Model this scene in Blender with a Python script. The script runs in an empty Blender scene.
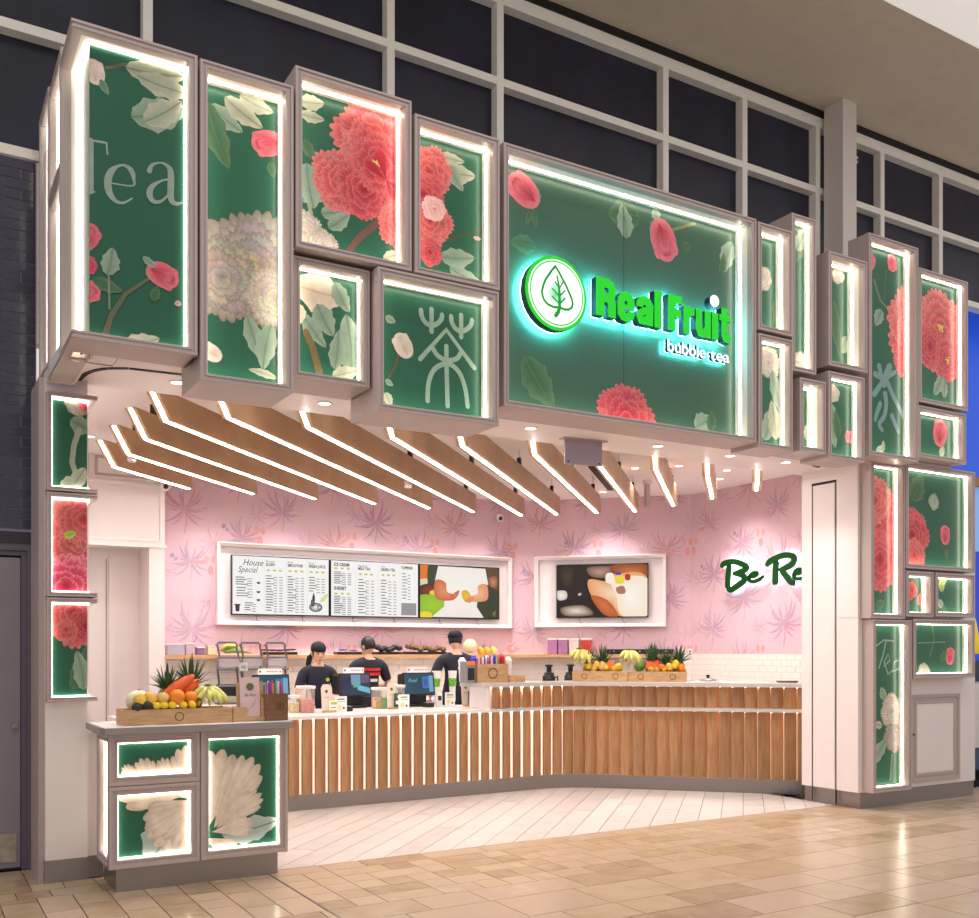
import bpy, bmesh, math, random
from mathutils import Vector, Matrix

# ------------------------------------------------------------------ camera, world, exposure
scene = bpy.context.scene
COL = scene.collection
H0, F, CX, CH = 650.0, 988.0, 489.5, 1.55          # horizon row, focal length (px), centre column, eye height (m)
TH = math.atan2(F, 1670.5)
RV = (math.cos(TH), -math.sin(TH)); FV = (math.sin(TH), math.cos(TH))

cam_d = bpy.data.cameras.new('camera'); cam = bpy.data.objects.new('camera', cam_d); COL.objects.link(cam)
cam.location = (0, 0, CH); cam.rotation_euler = (math.pi/2, 0, -TH)
cam_d.sensor_fit = 'HORIZONTAL'; cam_d.sensor_width = 36; cam_d.lens = 36*F/979
cam_d.shift_y = (H0-459)/979; cam_d.clip_end = 200
scene.camera = cam

world = bpy.data.worlds.new('world'); scene.world = world; world.use_nodes = True
wb = world.node_tree.nodes['Background']
wb.inputs[0].default_value = (1.0, 0.95, 0.93, 1); wb.inputs[1].default_value = 0.74
vs = scene.view_settings
vs.view_transform = 'Standard'; vs.look = 'None'; vs.exposure = 0.0; vs.gamma = 1.0; vs.use_curve_mapping = False

# unseen spots added high above the walkway to brighten floor and shop front
for lx in (.5, 3.6, 6.7, 9.8):
    ld = bpy.data.lights.new('added_spot', 'SPOT'); ld.energy = 130; ld.spot_size = math.radians(100); ld.spot_blend = .7; ld.shadow_soft_size = .15; ld.color = (1, .95, .9)
    lo = bpy.data.objects.new('added_spot', ld); COL.objects.link(lo); lo.location = (lx, 3.4, 7.5); lo.rotation_euler = (math.radians(12), 0, 0)

# pixel -> point helpers (rows and columns of the 979x918 frame)
def ray(px, py):
    u = (px-CX)/F
    return (FV[0]+u*RV[0], FV[1]+u*RV[1], (H0-py)/F)
def at_z(px, py, z):
    d = ray(px, py); t = (z-CH)/d[2]; return Vector((d[0]*t, d[1]*t, z))
def at_y(px, py, Y):
    d = ray(px, py); t = Y/d[1]; return Vector((d[0]*t, Y, CH+d[2]*t))
def at_x(px, py, X):
    d = ray(px, py); t = X/d[0]; return Vector((X, d[1]*t, CH+d[2]*t))
def at_d(px, py, c):
    d = ray(px, py); t = c/(d[0]+d[1]); return Vector((d[0]*t, d[1]*t, CH+d[2]*t))

# ------------------------------------------------------------------ materials
def lin(c):
    return tuple(((v/255)/12.92 if v/255 <= .04045 else ((v/255+.055)/1.055)**2.4) for v in c[:3])
MATS = {}
def mat(name, rgb, rough=.5, metal=0., emit=0., ergb=None, noise=0., nscale=8., spec=.5, bump=0., stretch=None, rand=0., coat=0., alpha=1., trans=0.):
    """Principled material; rgb in sRGB 0-255, noise = relative mottling of the colour, rand = per-object variation."""
    if name in MATS: return MATS[name]
    m = bpy.data.materials.new(name); m.use_nodes = True; nt = m.node_tree
    b = nt.nodes['Principled BSDF']; col = lin(rgb)+(1,)
    b.inputs['Base Color'].default_value = col
    b.inputs['Roughness'].default_value = rough; b.inputs['Metallic'].default_value = metal
    b.inputs['Specular IOR Level'].default_value = spec
    if coat: b.inputs['Coat Weight'].default_value = coat; b.inputs['Coat Roughness'].default_value = .05
    if trans: b.inputs['Transmission Weight'].default_value = trans
    if alpha < 1: b.inputs['Alpha'].default_value = alpha
    if emit:
        b.inputs['Emission Color'].default_value = lin(ergb or rgb)+(1,); b.inputs['Emission Strength'].default_value = emit
    if noise or bump or rand:
        tc = nt.nodes.new('ShaderNodeTexCoord'); mp = nt.nodes.new('ShaderNodeMapping'); nz = nt.nodes.new('ShaderNodeTexNoise')
        nt.links.new(tc.outputs['Object'], mp.inputs[0]); nt.links.new(mp.outputs[0], nz.inputs['Vector'])
        if stretch: mp.inputs['Scale'].default_value = stretch
        nz.inputs['Scale'].default_value = nscale; nz.inputs['Detail'].default_value = 6
        oi = nt.nodes.new('ShaderNodeObjectInfo')
        if rand:   # shift the noise per object so that alike pieces differ
            cb = nt.nodes.new('ShaderNodeVectorMath'); cb.operation = 'SCALE'; cb.inputs[0].default_value = (37, 53, 71)
            nt.links.new(oi.outputs['Random'], cb.inputs['Scale']); nt.links.new(cb.outputs[0], mp.inputs['Location'])
        mr = nt.nodes.new('ShaderNodeMapRange'); mr.inputs[1].default_value = .3; mr.inputs[2].default_value = .7
        mr.inputs[3].default_value = 1-noise; mr.inputs[4].default_value = 1+noise
        nt.links.new(nz.outputs['Fac'], mr.inputs[0])
        fac = mr.outputs[0]
        if rand:
            mr2 = nt.nodes.new('ShaderNodeMapRange'); mr2.inputs[3].default_value = 1-rand; mr2.inputs[4].default_value = 1+rand
            nt.links.new(oi.outputs['Random'], mr2.inputs[0])
            mu = nt.nodes.new('ShaderNodeMath'); mu.operation = 'MULTIPLY'
            nt.links.new(fac, mu.inputs[0]); nt.links.new(mr2.outputs[0], mu.inputs[1]); fac = mu.outputs[0]
        sc = nt.nodes.new('ShaderNodeVectorMath'); sc.operation = 'SCALE'; sc.inputs[0].default_value = col[:3]
        nt.links.new(fac, sc.inputs['Scale']); nt.links.new(sc.outputs[0], b.inputs['Base Color'])
        if bump:
            bp = nt.nodes.new('ShaderNodeBump'); bp.inputs['Strength'].default_value = bump; bp.inputs['Distance'].default_value = .01
            nt.links.new(nz.outputs['Fac'], bp.inputs['Height']); nt.links.new(bp.outputs[0], b.inputs['Normal'])
    MATS[name] = m; return m
def ramp_mat(name, stops, rough=.3, nscale=3., stretch=None, spec=.5, per_obj=True, mix=.5, bump=0.):
    """Colour ramp driven by noise plus a per-object random value: stone tiles, wood boards."""
    if name in MATS: return MATS[name]
    m = bpy.data.materials.new(name); m.use_nodes = True; nt = m.node_tree; b = nt.nodes['Principled BSDF']
    b.inputs['Roughness'].default_value = rough; b.inputs['Specular IOR Level'].default_value = spec
    tc = nt.nodes.new('ShaderNodeTexCoord'); mp = nt.nodes.new('ShaderNodeMapping'); nz = nt.nodes.new('ShaderNodeTexNoise')
    nt.links.new(tc.outputs['Object'], mp.inputs[0]); nt.links.new(mp.outputs[0], nz.inputs['Vector'])
    if stretch: mp.inputs['Scale'].default_value = stretch
    oi = nt.nodes.new('ShaderNodeObjectInfo'); cb = nt.nodes.new('ShaderNodeVectorMath'); cb.operation = 'SCALE'; cb.inputs[0].default_value = (37, 53, 71)
    nt.links.new(oi.outputs['Random'], cb.inputs['Scale']); nt.links.new(cb.outputs[0], mp.inputs['Location'])
    nz.inputs['Scale'].default_value = nscale; nz.inputs['Detail'].default_value = 8; nz.inputs['Roughness'].default_value = .6
    mr = nt.nodes.new('ShaderNodeMapRange'); mr.inputs[1].default_value = .3; mr.inputs[2].default_value = .7
    nt.links.new(nz.outputs['Fac'], mr.inputs[0])
    mx = nt.nodes.new('ShaderNodeMix'); mx.data_type = 'FLOAT'; mx.inputs[0].default_value = mix
    nt.links.new(mr.outputs[0], mx.inputs[2]); nt.links.new(oi.outputs['Random'], mx.inputs[3])
    cr = nt.nodes.new('ShaderNodeValToRGB'); el = cr.color_ramp.elements
    el[0].position = stops[0][0]; el[0].color = lin(stops[0][1])+(1,)
    el[1].position = stops[-1][0]; el[1].color = lin(stops[-1][1])+(1,)
    for p, c in stops[1:-1]:
        e = el.new(p); e.color = lin(c)+(1,)
    nt.links.new(mx.outputs[0], cr.inputs[0]); nt.links.new(cr.outputs[0], b.inputs['Base Color'])
    if bump:
        bp = nt.nodes.new('ShaderNodeBump'); bp.inputs['Strength'].default_value = bump; bp.inputs['Distance'].default_value = .004
        nt.links.new(nz.outputs['Fac'], bp.inputs['Height']); nt.links.new(bp.outputs[0], b.inputs['Normal'])
    MATS[name] = m; return m
def print_mat(name, rough=.25, emit=0., grain=.08, spec=.5):
    if emit: spec = .04
    """Flat print: colours come from the mesh colour attribute 'ink'."""
    if name in MATS: return MATS[name]
    m = bpy.data.materials.new(name); m.use_nodes = True; nt = m.node_tree; b = nt.nodes['Principled BSDF']
    a = nt.nodes.new('ShaderNodeAttribute'); a.attribute_name = 'ink'
    b.inputs['Roughness'].default_value = rough; b.inputs['Specular IOR Level'].default_value = spec
    nz = nt.nodes.new('ShaderNodeTexNoise'); nz.inputs['Scale'].default_value = 22; nz.inputs['Detail'].default_value = 5
    tc = nt.nodes.new('ShaderNodeTexCoord'); nt.links.new(tc.outputs['Object'], nz.inputs['Vector'])
    mr = nt.nodes.new('ShaderNodeMapRange'); mr.inputs[1].default_value = .3; mr.inputs[2].default_value = .7
    mr.inputs[3].default_value = 1-grain; mr.inputs[4].default_value = 1+grain
    nt.links.new(nz.outputs['Fac'], mr.inputs[0])
    sc = nt.nodes.new('ShaderNodeVectorMath'); sc.operation = 'SCALE'
    nt.links.new(a.outputs['Color'], sc.inputs[0]); nt.links.new(mr.outputs[0], sc.inputs['Scale'])
    nt.links.new(sc.outputs[0], b.inputs['Base Color'])
    if emit:
        nt.links.new(a.outputs['Color'], b.inputs['Emission Color']); b.inputs['Emission Strength'].default_value = emit
        b.inputs['Base Color'].default_value = (0.02, .02, .02, 1)
        for l in list(nt.links):
            if l.to_socket == b.inputs['Base Color']: nt.links.remove(l)
    MATS[name] = m; return m

M_FRAME = mat('greige_paint', (186, 169, 165), .38, noise=.02, nscale=5)
M_WHITE = mat('white_paint', (236, 226, 223), .45, noise=.02, nscale=3)
M_REVEAL = mat('warm_white_paint', (240, 232, 222), .5, noise=.01)
M_LED = mat('led_warm_white', (255, 243, 228), .5, emit=11)
M_GREEN = mat('green_print', (40, 95, 72), .3, noise=.05, nscale=2.5, spec=.3)
M_PRINT = print_mat('ink_print', .3, spec=.3)
M_STEEL = mat('brushed_steel', (150, 143, 140), .34, metal=.9, noise=.06, nscale=30, stretch=(1, 1, 12))
M_DARK = mat('black_metal', (26, 26, 30), .4)
M_BLACK = mat('black_gap', (12, 12, 14), .6)

# ------------------------------------------------------------------ mesh helpers
class MB:
    def __init__(s): s.v = []; s.f = []; s.c = None
    def quad(s, *p):
        n = len(s.v); s.v += [tuple(q) for q in p]; s.f.append(tuple(range(n, n+len(p))))
    def box(s, x0, x1, y0, y1, z0, z1):
        n = len(s.v)
        s.v += [(x0,y0,z0),(x1,y0,z0),(x1,y1,z0),(x0,y1,z0),(x0,y0,z1),(x1,y0,z1),(x1,y1,z1),(x0,y1,z1)]
        s.f += [tuple(n+i for i in f) for f in ((3,2,1,0),(4,5,6,7),(0,1,5,4),(1,2,6,5),(2,3,7,6),(3,0,4,7))]
        return s
    def prism(s, pts, z0, z1):
        """pts: plan polygon, counter-clockwise"""
        n = len(s.v); k = len(pts)
        s.v += [(p[0], p[1], z0) for p in pts]+[(p[0], p[1], z1) for p in pts]
        s.f.append(tuple(n+i for i in reversed(range(k)))); s.f.append(tuple(n+k+i for i in range(k)))
        for i in range(k):
            j = (i+1) % k; s.f.append((n+i, n+j, n+k+j, n+k+i))
        return s
    def xform(s, mtx, start=0):
        for i in range(start, len(s.v)): s.v[i] = tuple(mtx @ Vector(s.v[i]))
        return s
    def lathe(s, prof, seg=16, c=(0,0,0), cap=True):
        n = len(s.v); k = len(prof)
        for r, z in prof:
            for i in range(seg):
                a = 2*math.pi*i/seg; s.v.append((c[0]+r*math.cos(a), c[1]+r*math.sin(a), c[2]+z))
        for j in range(k-1):
            for i in range(seg):
                i2 = (i+1) % seg; s.f.append((n+j*seg+i, n+j*seg+i2, n+(j+1)*seg+i2, n+(j+1)*seg+i))
        if cap:
            s.f.append(tuple(n+i for i in reversed(range(seg)))); s.f.append(tuple(n+(k-1)*seg+i for i in range(seg)))
        return s
    def tube(s, pts, r, seg=8, taper=None):
        pts = [Vector(p) for p in pts]; n = len(s.v); k = len(pts)
        for j, p in enumerate(pts):
            t = (pts[min(j+1, k-1)]-pts[max(j-1, 0)]).normalized()
            up = Vector((0,0,1)) if abs(t.z) < .9 else Vector((1,0,0))
            a = t.cross(up).normalized(); b = t.cross(a).normalized(); rr = r if taper is None else r*taper[j]
            for i in range(seg):
                w = 2*math.pi*i/seg; s.v.append(tuple(p+a*math.cos(w)*rr+b*math.sin(w)*rr))
        for j in range(k-1):
            for i in range(seg):
                i2 = (i+1) % seg; s.f.append((n+j*seg+i, n+j*seg+i2, n+(j+1)*seg+i2, n+(j+1)*seg+i))
        s.f.append(tuple(n+i for i in range(seg))); s.f.append(tuple(n+(k-1)*seg+i for i in reversed(range(seg))))
        return s
    def ell(s, c, r, seg=14, rings=9, rot=None, fn=None):
        n = len(s.v); c = Vector(c)
        R_ = rot or Matrix.Identity(3)
        for j in range(rings+1):
            ph = math.pi*j/rings
            for i in range(seg):
                a = 2*math.pi*i/seg
                p = Vector((math.sin(ph)*math.cos(a), math.sin(ph)*math.sin(a), math.cos(ph)))
                if fn: p = Vector(fn(p))
                s.v.append(tuple(c+R_ @ Vector((p.x*r[0], p.y*r[1], p.z*r[2]))))
        for j in range(rings):
            for i in range(seg):
                i2 = (i+1) % seg; s.f.append((n+j*seg+i, n+(j+1)*seg+i, n+(j+1)*seg+i2, n+j*seg+i2))
        return s
    def rings(s, loops, close=True):
        """loops: equal-length closed point loops, bridged one to the next"""
        n = len(s.v); k = len(loops[0])
        for L in loops: s.v += [tuple(p) for p in L]
        for j in range(len(loops)-1):
            for i in range(k):
                i2 = (i+1) % k; s.f.append((n+j*k+i, n+j*k+i2, n+(j+1)*k+i2, n+(j+1)*k+i))
        return s
    def mesh(s, name, m=None, smooth=False):
        me = bpy.data.meshes.new(name); me.from_pydata(s.v, [], s.f); me.validate(); me.update()
        bm = bmesh.new(); bm.from_mesh(me); bmesh.ops.remove_doubles(bm, verts=bm.verts, dist=1e-5)
        bmesh.ops.recalc_face_normals(bm, faces=bm.faces); bm.to_mesh(me); bm.free()
        if m: me.materials.append(m)
        if smooth:
            for p in me.polygons: p.use_smooth = True
        return me
    def build(s, name, m=None, parent=None, smooth=False, bevel=0., seg=2):
        o = bpy.data.objects.new(name, s.mesh(name, m, smooth)); COL.objects.link(o)
        if parent: o.parent = parent
        if bevel:
            b = o.modifiers.new('bevel', 'BEVEL'); b.width = bevel; b.segments = seg; b.limit_method = 'ANGLE'; b.angle_limit = .6
        if smooth and bevel == 0:
            pass
        return o
def inst(name, me, parent=None, loc=(0,0,0), rotz=0.):
    o = bpy.data.objects.new(name, me); COL.objects.link(o)
    if parent: o.parent = parent
    o.location = loc; o.rotation_euler = (0, 0, rotz); return o
def tag(o, label, cat, group=None, kind=None):
    o['label'] = label; o['category'] = cat
    if group: o['group'] = group
    if kind: o['kind'] = kind
    return o
def thing(name, label, cat, loc=(0,0,0), rotz=0., group=None, kind=None):
    o = bpy.data.objects.new(name, None); COL.objects.link(o); o.empty_display_size = .1
    o.location = loc; o.rotation_euler = (0, 0, rotz); return tag(o, label, cat, group, kind)
def bx(name, m, parent, x0, x1, y0, y1, z0, z1, bevel=0.):
    return MB().box(x0, x1, y0, y1, z0, z1).build(name, m, parent, bevel=bevel)
def copy_tree(o, parent=None):
    c = o.copy(); COL.objects.link(c); c.parent = parent
    for ch in o.children: copy_tree(ch, c)
    return c

# ------------------------------------------------------------------ flat print painter (x right, z up, on a plane; ink colours per vertex)
def smooth_line(pts, n=5, closed=False):
    out = []; m = len(pts)
    for i in range(m-1):
        a, b, c, d = pts[max(i-1, 0)], pts[i], pts[i+1], pts[min(i+2, m-1)]
        for k in range(n):
            t = k/n; out.append(tuple(.5*(2*b[j]+(c[j]-a[j])*t+(2*a[j]-5*b[j]+4*c[j]-d[j])*t*t+(3*b[j]-a[j]-3*c[j]+d[j])*t**3) for j in range(len(b))))
    return out+[tuple(pts[-1])]
class Art:
    def __init__(s, rect, P=None, step=.00001, seed=1):
        s.r = rect; s.P = P; s.tr = []; s.layer = 1; s.step = step; s.rnd = random.Random(seed)
    def _clip(s, poly):
        x0, x1, z0, z1 = s.r
        for ax, lim, sg in ((0,x0,1),(0,x1,-1),(1,z0,1),(1,z1,-1)):
            out = []
            for i in range(len(poly)):
                a, b = poly[i], poly[(i+1) % len(poly)]
                da, db = sg*(a[ax]-lim), sg*(b[ax]-lim)
                if da >= 0: out.append(a)
                if (da > 0 and db < 0) or (da < 0 and db > 0):
                    t = da/(da-db); out.append(tuple(a[k]+(b[k]-a[k])*t for k in range(5)))
            poly = out
            if not poly: return []
        return poly
    def tri(s, a, b, c, ca, cb, cc):
        p = s._clip([(a[0],a[1])+ca, (b[0],b[1])+cb, (c[0],c[1])+cc])
        if len(p) > 2: s.tr.append((p, s.layer))
    def next(s): s.layer += 1
    def poly(s, pts, col, col2=None):
        """star-shaped polygon about its centroid; col centre, col2 rim"""
        s.next(); c1 = lin(col); c2 = lin(col2 or col)
        m = (sum(p[0] for p in pts)/len(pts), sum(p[1] for p in pts)/len(pts))
        for i in range(len(pts)): s.tri(m, pts[i], pts[(i+1) % len(pts)], c1, c2, c2)
    def grid(s, fn, nu, nv, cf):
        s.next()
        P = [[fn(i/nu, j/nv) for j in range(nv+1)] for i in range(nu+1)]
        C = [[lin(cf(i/nu, j/nv)) for j in range(nv+1)] for i in range(nu+1)]
        for i in range(nu):
            for j in range(nv):
                s.tri(P[i][j], P[i+1][j], P[i+1][j+1], C[i][j], C[i+1][j], C[i+1][j+1])
                s.tri(P[i][j], P[i+1][j+1], P[i][j+1], C[i][j], C[i+1][j+1], C[i][j+1])
    def petal(s, x, z, ang, L, half, base, tip, edge=None, lobes=4, scal=.07):
        ph = s.rnd.uniform(0, 6); vein = [s.rnd.uniform(-1, 1) for _ in range(40)]
        edge = edge or tip; n = lobes*5
        def fn(u, v):
            t = u*2-1; a = ang+t*half
            r = L*(1-.22*t*t)*(1-scal*(1-abs(math.sin(lobes*math.pi*u))))
            vv = v**.9
            return (x+math.cos(a)*r*vv, z+math.sin(a)*r*vv)
        def cf(u, v):
            k = vein[int(u*n) % 40]*.06
            c = [base[i]+(tip[i]-base[i])*min(1, v*1.1) for i in range(3)]
            if v > .97: c = [edge[i]*.9+c[i]*.1 for i in range(3)]
            return [max(0, min(255, q*(1+k*(.4+v*.6)))) for q in c]
        s.grid(fn, n, 5, cf)
    def peony(s, x, z, R, base, tip, edge, heart=None, squash=1., turn=0.):
        q = s.rnd
        for ring, (rad, cnt, off) in enumerate(((1., 8, .0), (.82, 8, .05), (.62, 7, .07), (.42, 6, .06), (.26, 4, .03))):
            for k in range(cnt):
                a = turn+2*math.pi*(k+.5*(ring % 2)+q.uniform(-.15, .15))/cnt
                L = R*rad*q.uniform(.86, 1.06); d = R*off
                dark = q.uniform(.86, 1.08)
                b = [c*dark for c in base]; t = [min(255, c*q.uniform(.93, 1.07)) for c in tip]
                s.petal(x+math.cos(a)*d, z+math.sin(a)*d, a, L, math.pi/cnt*1.5, b, t, edge, lobes=q.choice((5,6,7)), scal=.10)
        if heart:
            for k in range(16):
                a = q.uniform(0, 6.3); r = R*q.uniform(0, .16)
                s.disc(x+math.cos(a)*r, z+math.sin(a)*r, R*.035, heart)
    def disc(s, x, z, r, col, col2=None, rx=None, n=14, rot=0.):
        rx = rx or r; cr, sr = math.cos(rot), math.sin(rot); pts = []
        for i in range(n):
            a = 2*math.pi*i/n; u, w = rx*math.cos(a), r*math.sin(a); pts.append((x+u*cr-w*sr, z+u*sr+w*cr))
        s.poly(pts, col, col2)
    def leaf(s, x, z, ang, L, W, c1=(70,110,84), c2=(140,162,140), rib=(120,140,116), bend=.25):
        ca, sa = math.cos(ang), math.sin(ang)
        def at(t, w):
            u = t*L; v = w*W*math.sin(math.pi*t**.8)**.8*(1+.12*math.sin(t*23))+bend*L*(t*t-t)*.5
            return (x+ca*u-sa*v, z+sa*u+ca*v)
        s.grid(lambda u, v: at(.001+u*.998, v*2-1), 12, 4, lambda u, v: [c1[i]+(c2[i]-c1[i])*(abs(v*2-1)*.7+.3*u) for i in range(3)])
        s.stroke([at(t/8*.97+.01, 0) for t in range(9)], W*.06, rib)
    def stroke(s, pts, w, col, w2=None, caps=True):
        s.next(); c = lin(col); n = len(pts); L = []; Rr = []
        for i, p in enumerate(pts):
            a, b = pts[max(i-1, 0)], pts[min(i+1, n-1)]
            dx, dz = b[0]-a[0], b[1]-a[1]; d = math.hypot(dx, dz) or 1
            ww = (w if w2 is None else w+(w2-w)*i/(n-1))
            L.append((p[0]-dz/d*ww, p[1]+dx/d*ww)); Rr.append((p[0]+dz/d*ww, p[1]-dx/d*ww))
        for i in range(n-1):
            s.tri(L[i], Rr[i], Rr[i+1], c, c, c); s.tri(L[i], Rr[i+1], L[i+1], c, c, c)
        if caps:
            for p, ww in ((pts[0], w), (pts[-1], w if w2 is None else w2)):
                s.disc(p[0], p[1], ww, col, n=10)
    def bud(s, x, z, r, ang=math.pi/2, c1=(190,50,70), c2=(225,120,130)):
        ca, sa = math.cos(ang), math.sin(ang)
        for k in (-1, 0, 1):
            s.leaf(x-ca*r*1.0, z-sa*r*1.0, ang+k*.7, r*1.1, r*.28, (90,120,84), (130,150,110), (110,130,90))
        s.disc(x, z, r*.78, c1, c2, rx=r, rot=ang, n=20)
        for k in (-1, 1):
            s.petal(x-ca*r*.8, z-sa*r*.8, ang+k*.28, r*1.75, .32, c1, c2, c2, lobes=2, scal=.06)
        s.petal(x-ca*r*.7, z-sa*r*.7, ang, r*1.5, .3, [c*.9 for c in c1], c2, c1, lobes=2, scal=.08)
    def text(s, body, x, z, size, col, sx=1., shear=0., off=0., align='LEFT'):
        cu = bpy.data.curves.new('glyph', 'FONT'); cu.body = body; cu.size = size; cu.offset = off; cu.shear = shear; cu.resolution_u = 2; cu.align_x = align
        ob = bpy.data.objects.new('glyph', cu); COL.objects.link(ob); me = bpy.data.meshes.new_from_object(ob.evaluated_get(bpy.context.evaluated_depsgraph_get()))
        bpy.data.objects.remove(ob); bpy.data.curves.remove(cu); s.next(); c = lin(col)
        me.calc_loop_triangles()
        for t in me.loop_triangles:
            p = [(x+me.vertices[i].co.x*sx, z+me.vertices[i].co.y) for i in t.vertices]; s.tri(*p, c, c, c)
        bpy.data.meshes.remove(me)
    def build(s, name, parent, xf, m=None):
        """xf(x, z, out) -> 3-D point, out = distance in front of the panel"""
        v = []; f = []; cols = []
        for p, ly in s.tr:
            n = len(v)
            for q in p: v.append(tuple(xf(q[0], q[1], .0008+ly*s.step))); cols.append(q[2:5])
            f.append(tuple(range(n, n+len(p))))
        me = bpy.data.meshes.new(name); me.from_pydata(v, [], f)
        ca = me.color_attributes.new('ink', 'FLOAT_COLOR', 'POINT')
        buf = []
        for c in cols: buf += [c[0], c[1], c[2], 1.]
        ca.data.foreach_set('color', buf); me.materials.append(m or M_PRINT); me.update()
        o = bpy.data.objects.new(name, me); COL.objects.link(o); o.parent = parent; return o

# ------------------------------------------------------------------ lettering
def glyphs(body, size, extrude, offset=0., sx=1., m=None, space=1., shear=0.):
    """meshes of the letters one by one: list of (char, mesh, x advance)"""
    out = []; x = 0.
    for ch in body:
        cu = bpy.data.curves.new('glyph', 'FONT'); cu.body = ch; cu.size = size; cu.extrude = extrude; cu.offset = offset; cu.shear = shear; cu.resolution_u = 5
        ob = bpy.data.objects.new('glyph', cu); COL.objects.link(ob); me = bpy.data.meshes.new_from_object(ob.evaluated_get(bpy.context.evaluated_depsgraph_get()))
        bpy.data.objects.remove(ob); bpy.data.curves.remove(cu)
        if ch == ' ' or not me.vertices:
            x += size*.26*sx; continue
        x0 = min(v.co.x for v in me.vertices); x1 = max(v.co.x for v in me.vertices)
        for v in me.vertices: v.co.x = (v.co.x-x0)*sx
        if m: me.materials.append(m)
        out.append((ch, me, x)); x += (x1-x0)*sx+size*.075*space
    return out, x
# ================================================================== THE SETTING
def struct(o, label, cat='wall'): return tag(o, label, cat, kind='structure')
rnd = random.Random(7)
SOF = 3.37            # underside of the bulkhead
ZC = 3.70             # ceiling of the shop
YB, XR, DC = 12.19, 9.37, 19.73    # back wall, right wall, corner wall (x + y = DC)

# ---- mall floor: stone tiles laid on a mortar bed
M_GROUT = mat('tile_grout', (112, 94, 78), .7, noise=.1, nscale=20)
M_STONE = ramp_mat('limestone', [(0., (152, 126, 96)), (.3, (180, 154, 122)), (.55, (194, 170, 140)), (.8, (192, 164, 142)), (1., (204, 186, 160))], rough=.22, nscale=5, mix=.68)
floor = MB().box(-6, 16, -4, 6.75, -.06, -.008).box(-6, 1.2, 6.75, 7.66, -.06, -.0075).box(7.9, 16, 6.75, 8.25, -.06, -.0085).build('floor_mall', M_GROUT); struct(floor, 'polished beige stone tile floor of the mall in front of the shop', 'floor')
def tile_mesh(w, d, m, name, t=.012, g=.0035):
    return MB().box(g, w-g, g, d-g, -t, 0).mesh(name, m)
TM = {}
def tile(parent, w, d, x, y, m, name):
    k = (round(w, 3), round(d, 3), m.name)
    if k not in TM: TM[k] = tile_mesh(w, d, m, name)
    return inst(name, TM[k], parent, (x, y, 0))
def inview(x, y):
    dp = x*FV[0]+y*FV[1]
    if dp < 2: return False
    px = CX+F*(x*RV[0]+y*RV[1])/dp; py = H0+F*CH/dp
    return -25 < px < 1010 and py < 945
rest = []; n_tile = 0
def put(w, d, x, y):
    global n_tile
    if inview(x+w/2, y+d/2) and n_tile < 296: tile(floor, w, d, x, y, M_STONE, 'floor_tile'); n_tile += 1
    else: rest.append((w, d, x, y))
x = -2.0
while x < 2.15:                            # short columns of tiles at the left end
    y = 5.55
    while y < 6.74:
        d = min(rnd.choice((.2, .3, .4)), 6.75-y); put(.208, d, x, y); y += d
    x += .208
X2 = x; y = 5.55
for row in range(6):                       # border of small tiles
    x = X2
    while x < 10.8:
        w = rnd.choice((.2, .2, .2, .3, .4)) if row < 5 else rnd.choice((.3, .4, .5))
        put(w, .2, x, y); x += w
    y += .2
y = 5.55; row = 0
while y > 2.8:                             # large tiles beyond the border
    d = (.3, .42, .3, .36)[row % 4]; y -= d; x = -2.0-rnd.uniform(0, .4)
    while x < 11.5:
        w = rnd.choice((.4, .6, .6, .75)); put(w, d, x, y); x += w
    row += 1
floor2 = [(-2., 1.2, 6.75, 7.15), (-2., .8, 7.15, 7.66), (8.0, 12.6, 6.75, 8.2)]
for x0, x1, y0, y1 in floor2:
    y = y0
    while y < y1-.01:
        d = min(.2, y1-y) if y1-y > .25 else y1-y; x = x0
        while x < x1-.01:
            w = min(rnd.choice((.2, .3)), x1-x)
            put(w, d, x, y); x += w
        y += d
mb = MB()
for w, d, x, y in rest: mb.box(x+.0025, x+w-.0025, y+.0025, y+d-.0025, -.012, 0)
o = mb.build('floor_tile_field', M_STONE, floor); o['kind'] = 'stuff'
# floor expansion joint, brass strip
bx('joint_strip', mat('brass_strip', (110, 96, 84), .4, metal=.6), floor, 2.16, 2.172, 3.5, 6.64, -.01, .0012)

# ---- shop floor: pale planks laid at 45 degrees
M_PLANK = ramp_mat('pale_plank', [(0., (188, 176, 168)), (.5, (204, 193, 186)), (1., (214, 204, 197))], rough=.4, nscale=6, mix=.5)
fs = MB().prism([(1.0,6.75),(9.4,6.75),(9.4,10.4),(7.6,12.2),(1.0,12.2)], -.06, -.008).build('floor_shop', mat('plank_joint', (132, 117, 111), .7))
struct(fs, 'pale whitewashed plank floor laid diagonally inside the shop', 'floor')
def clip_convex(poly, a, b, c):            # keep a*x+b*y <= c
    out = []
    for i in range(len(poly)):
        p, q = poly[i], poly[(i+1) % len(poly)]; dp, dq = c-a*p[0]-b*p[1], c-a*q[0]-b*q[1]
        if dp >= 0: out.append(p)
        if dp*dq < 0: t = dp/(dp-dq); out.append((p[0]+(q[0]-p[0])*t, p[1]+(q[1]-p[1])*t))
    return out
S2 = math.sqrt(.5); W_ = .2; k = 0
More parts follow.
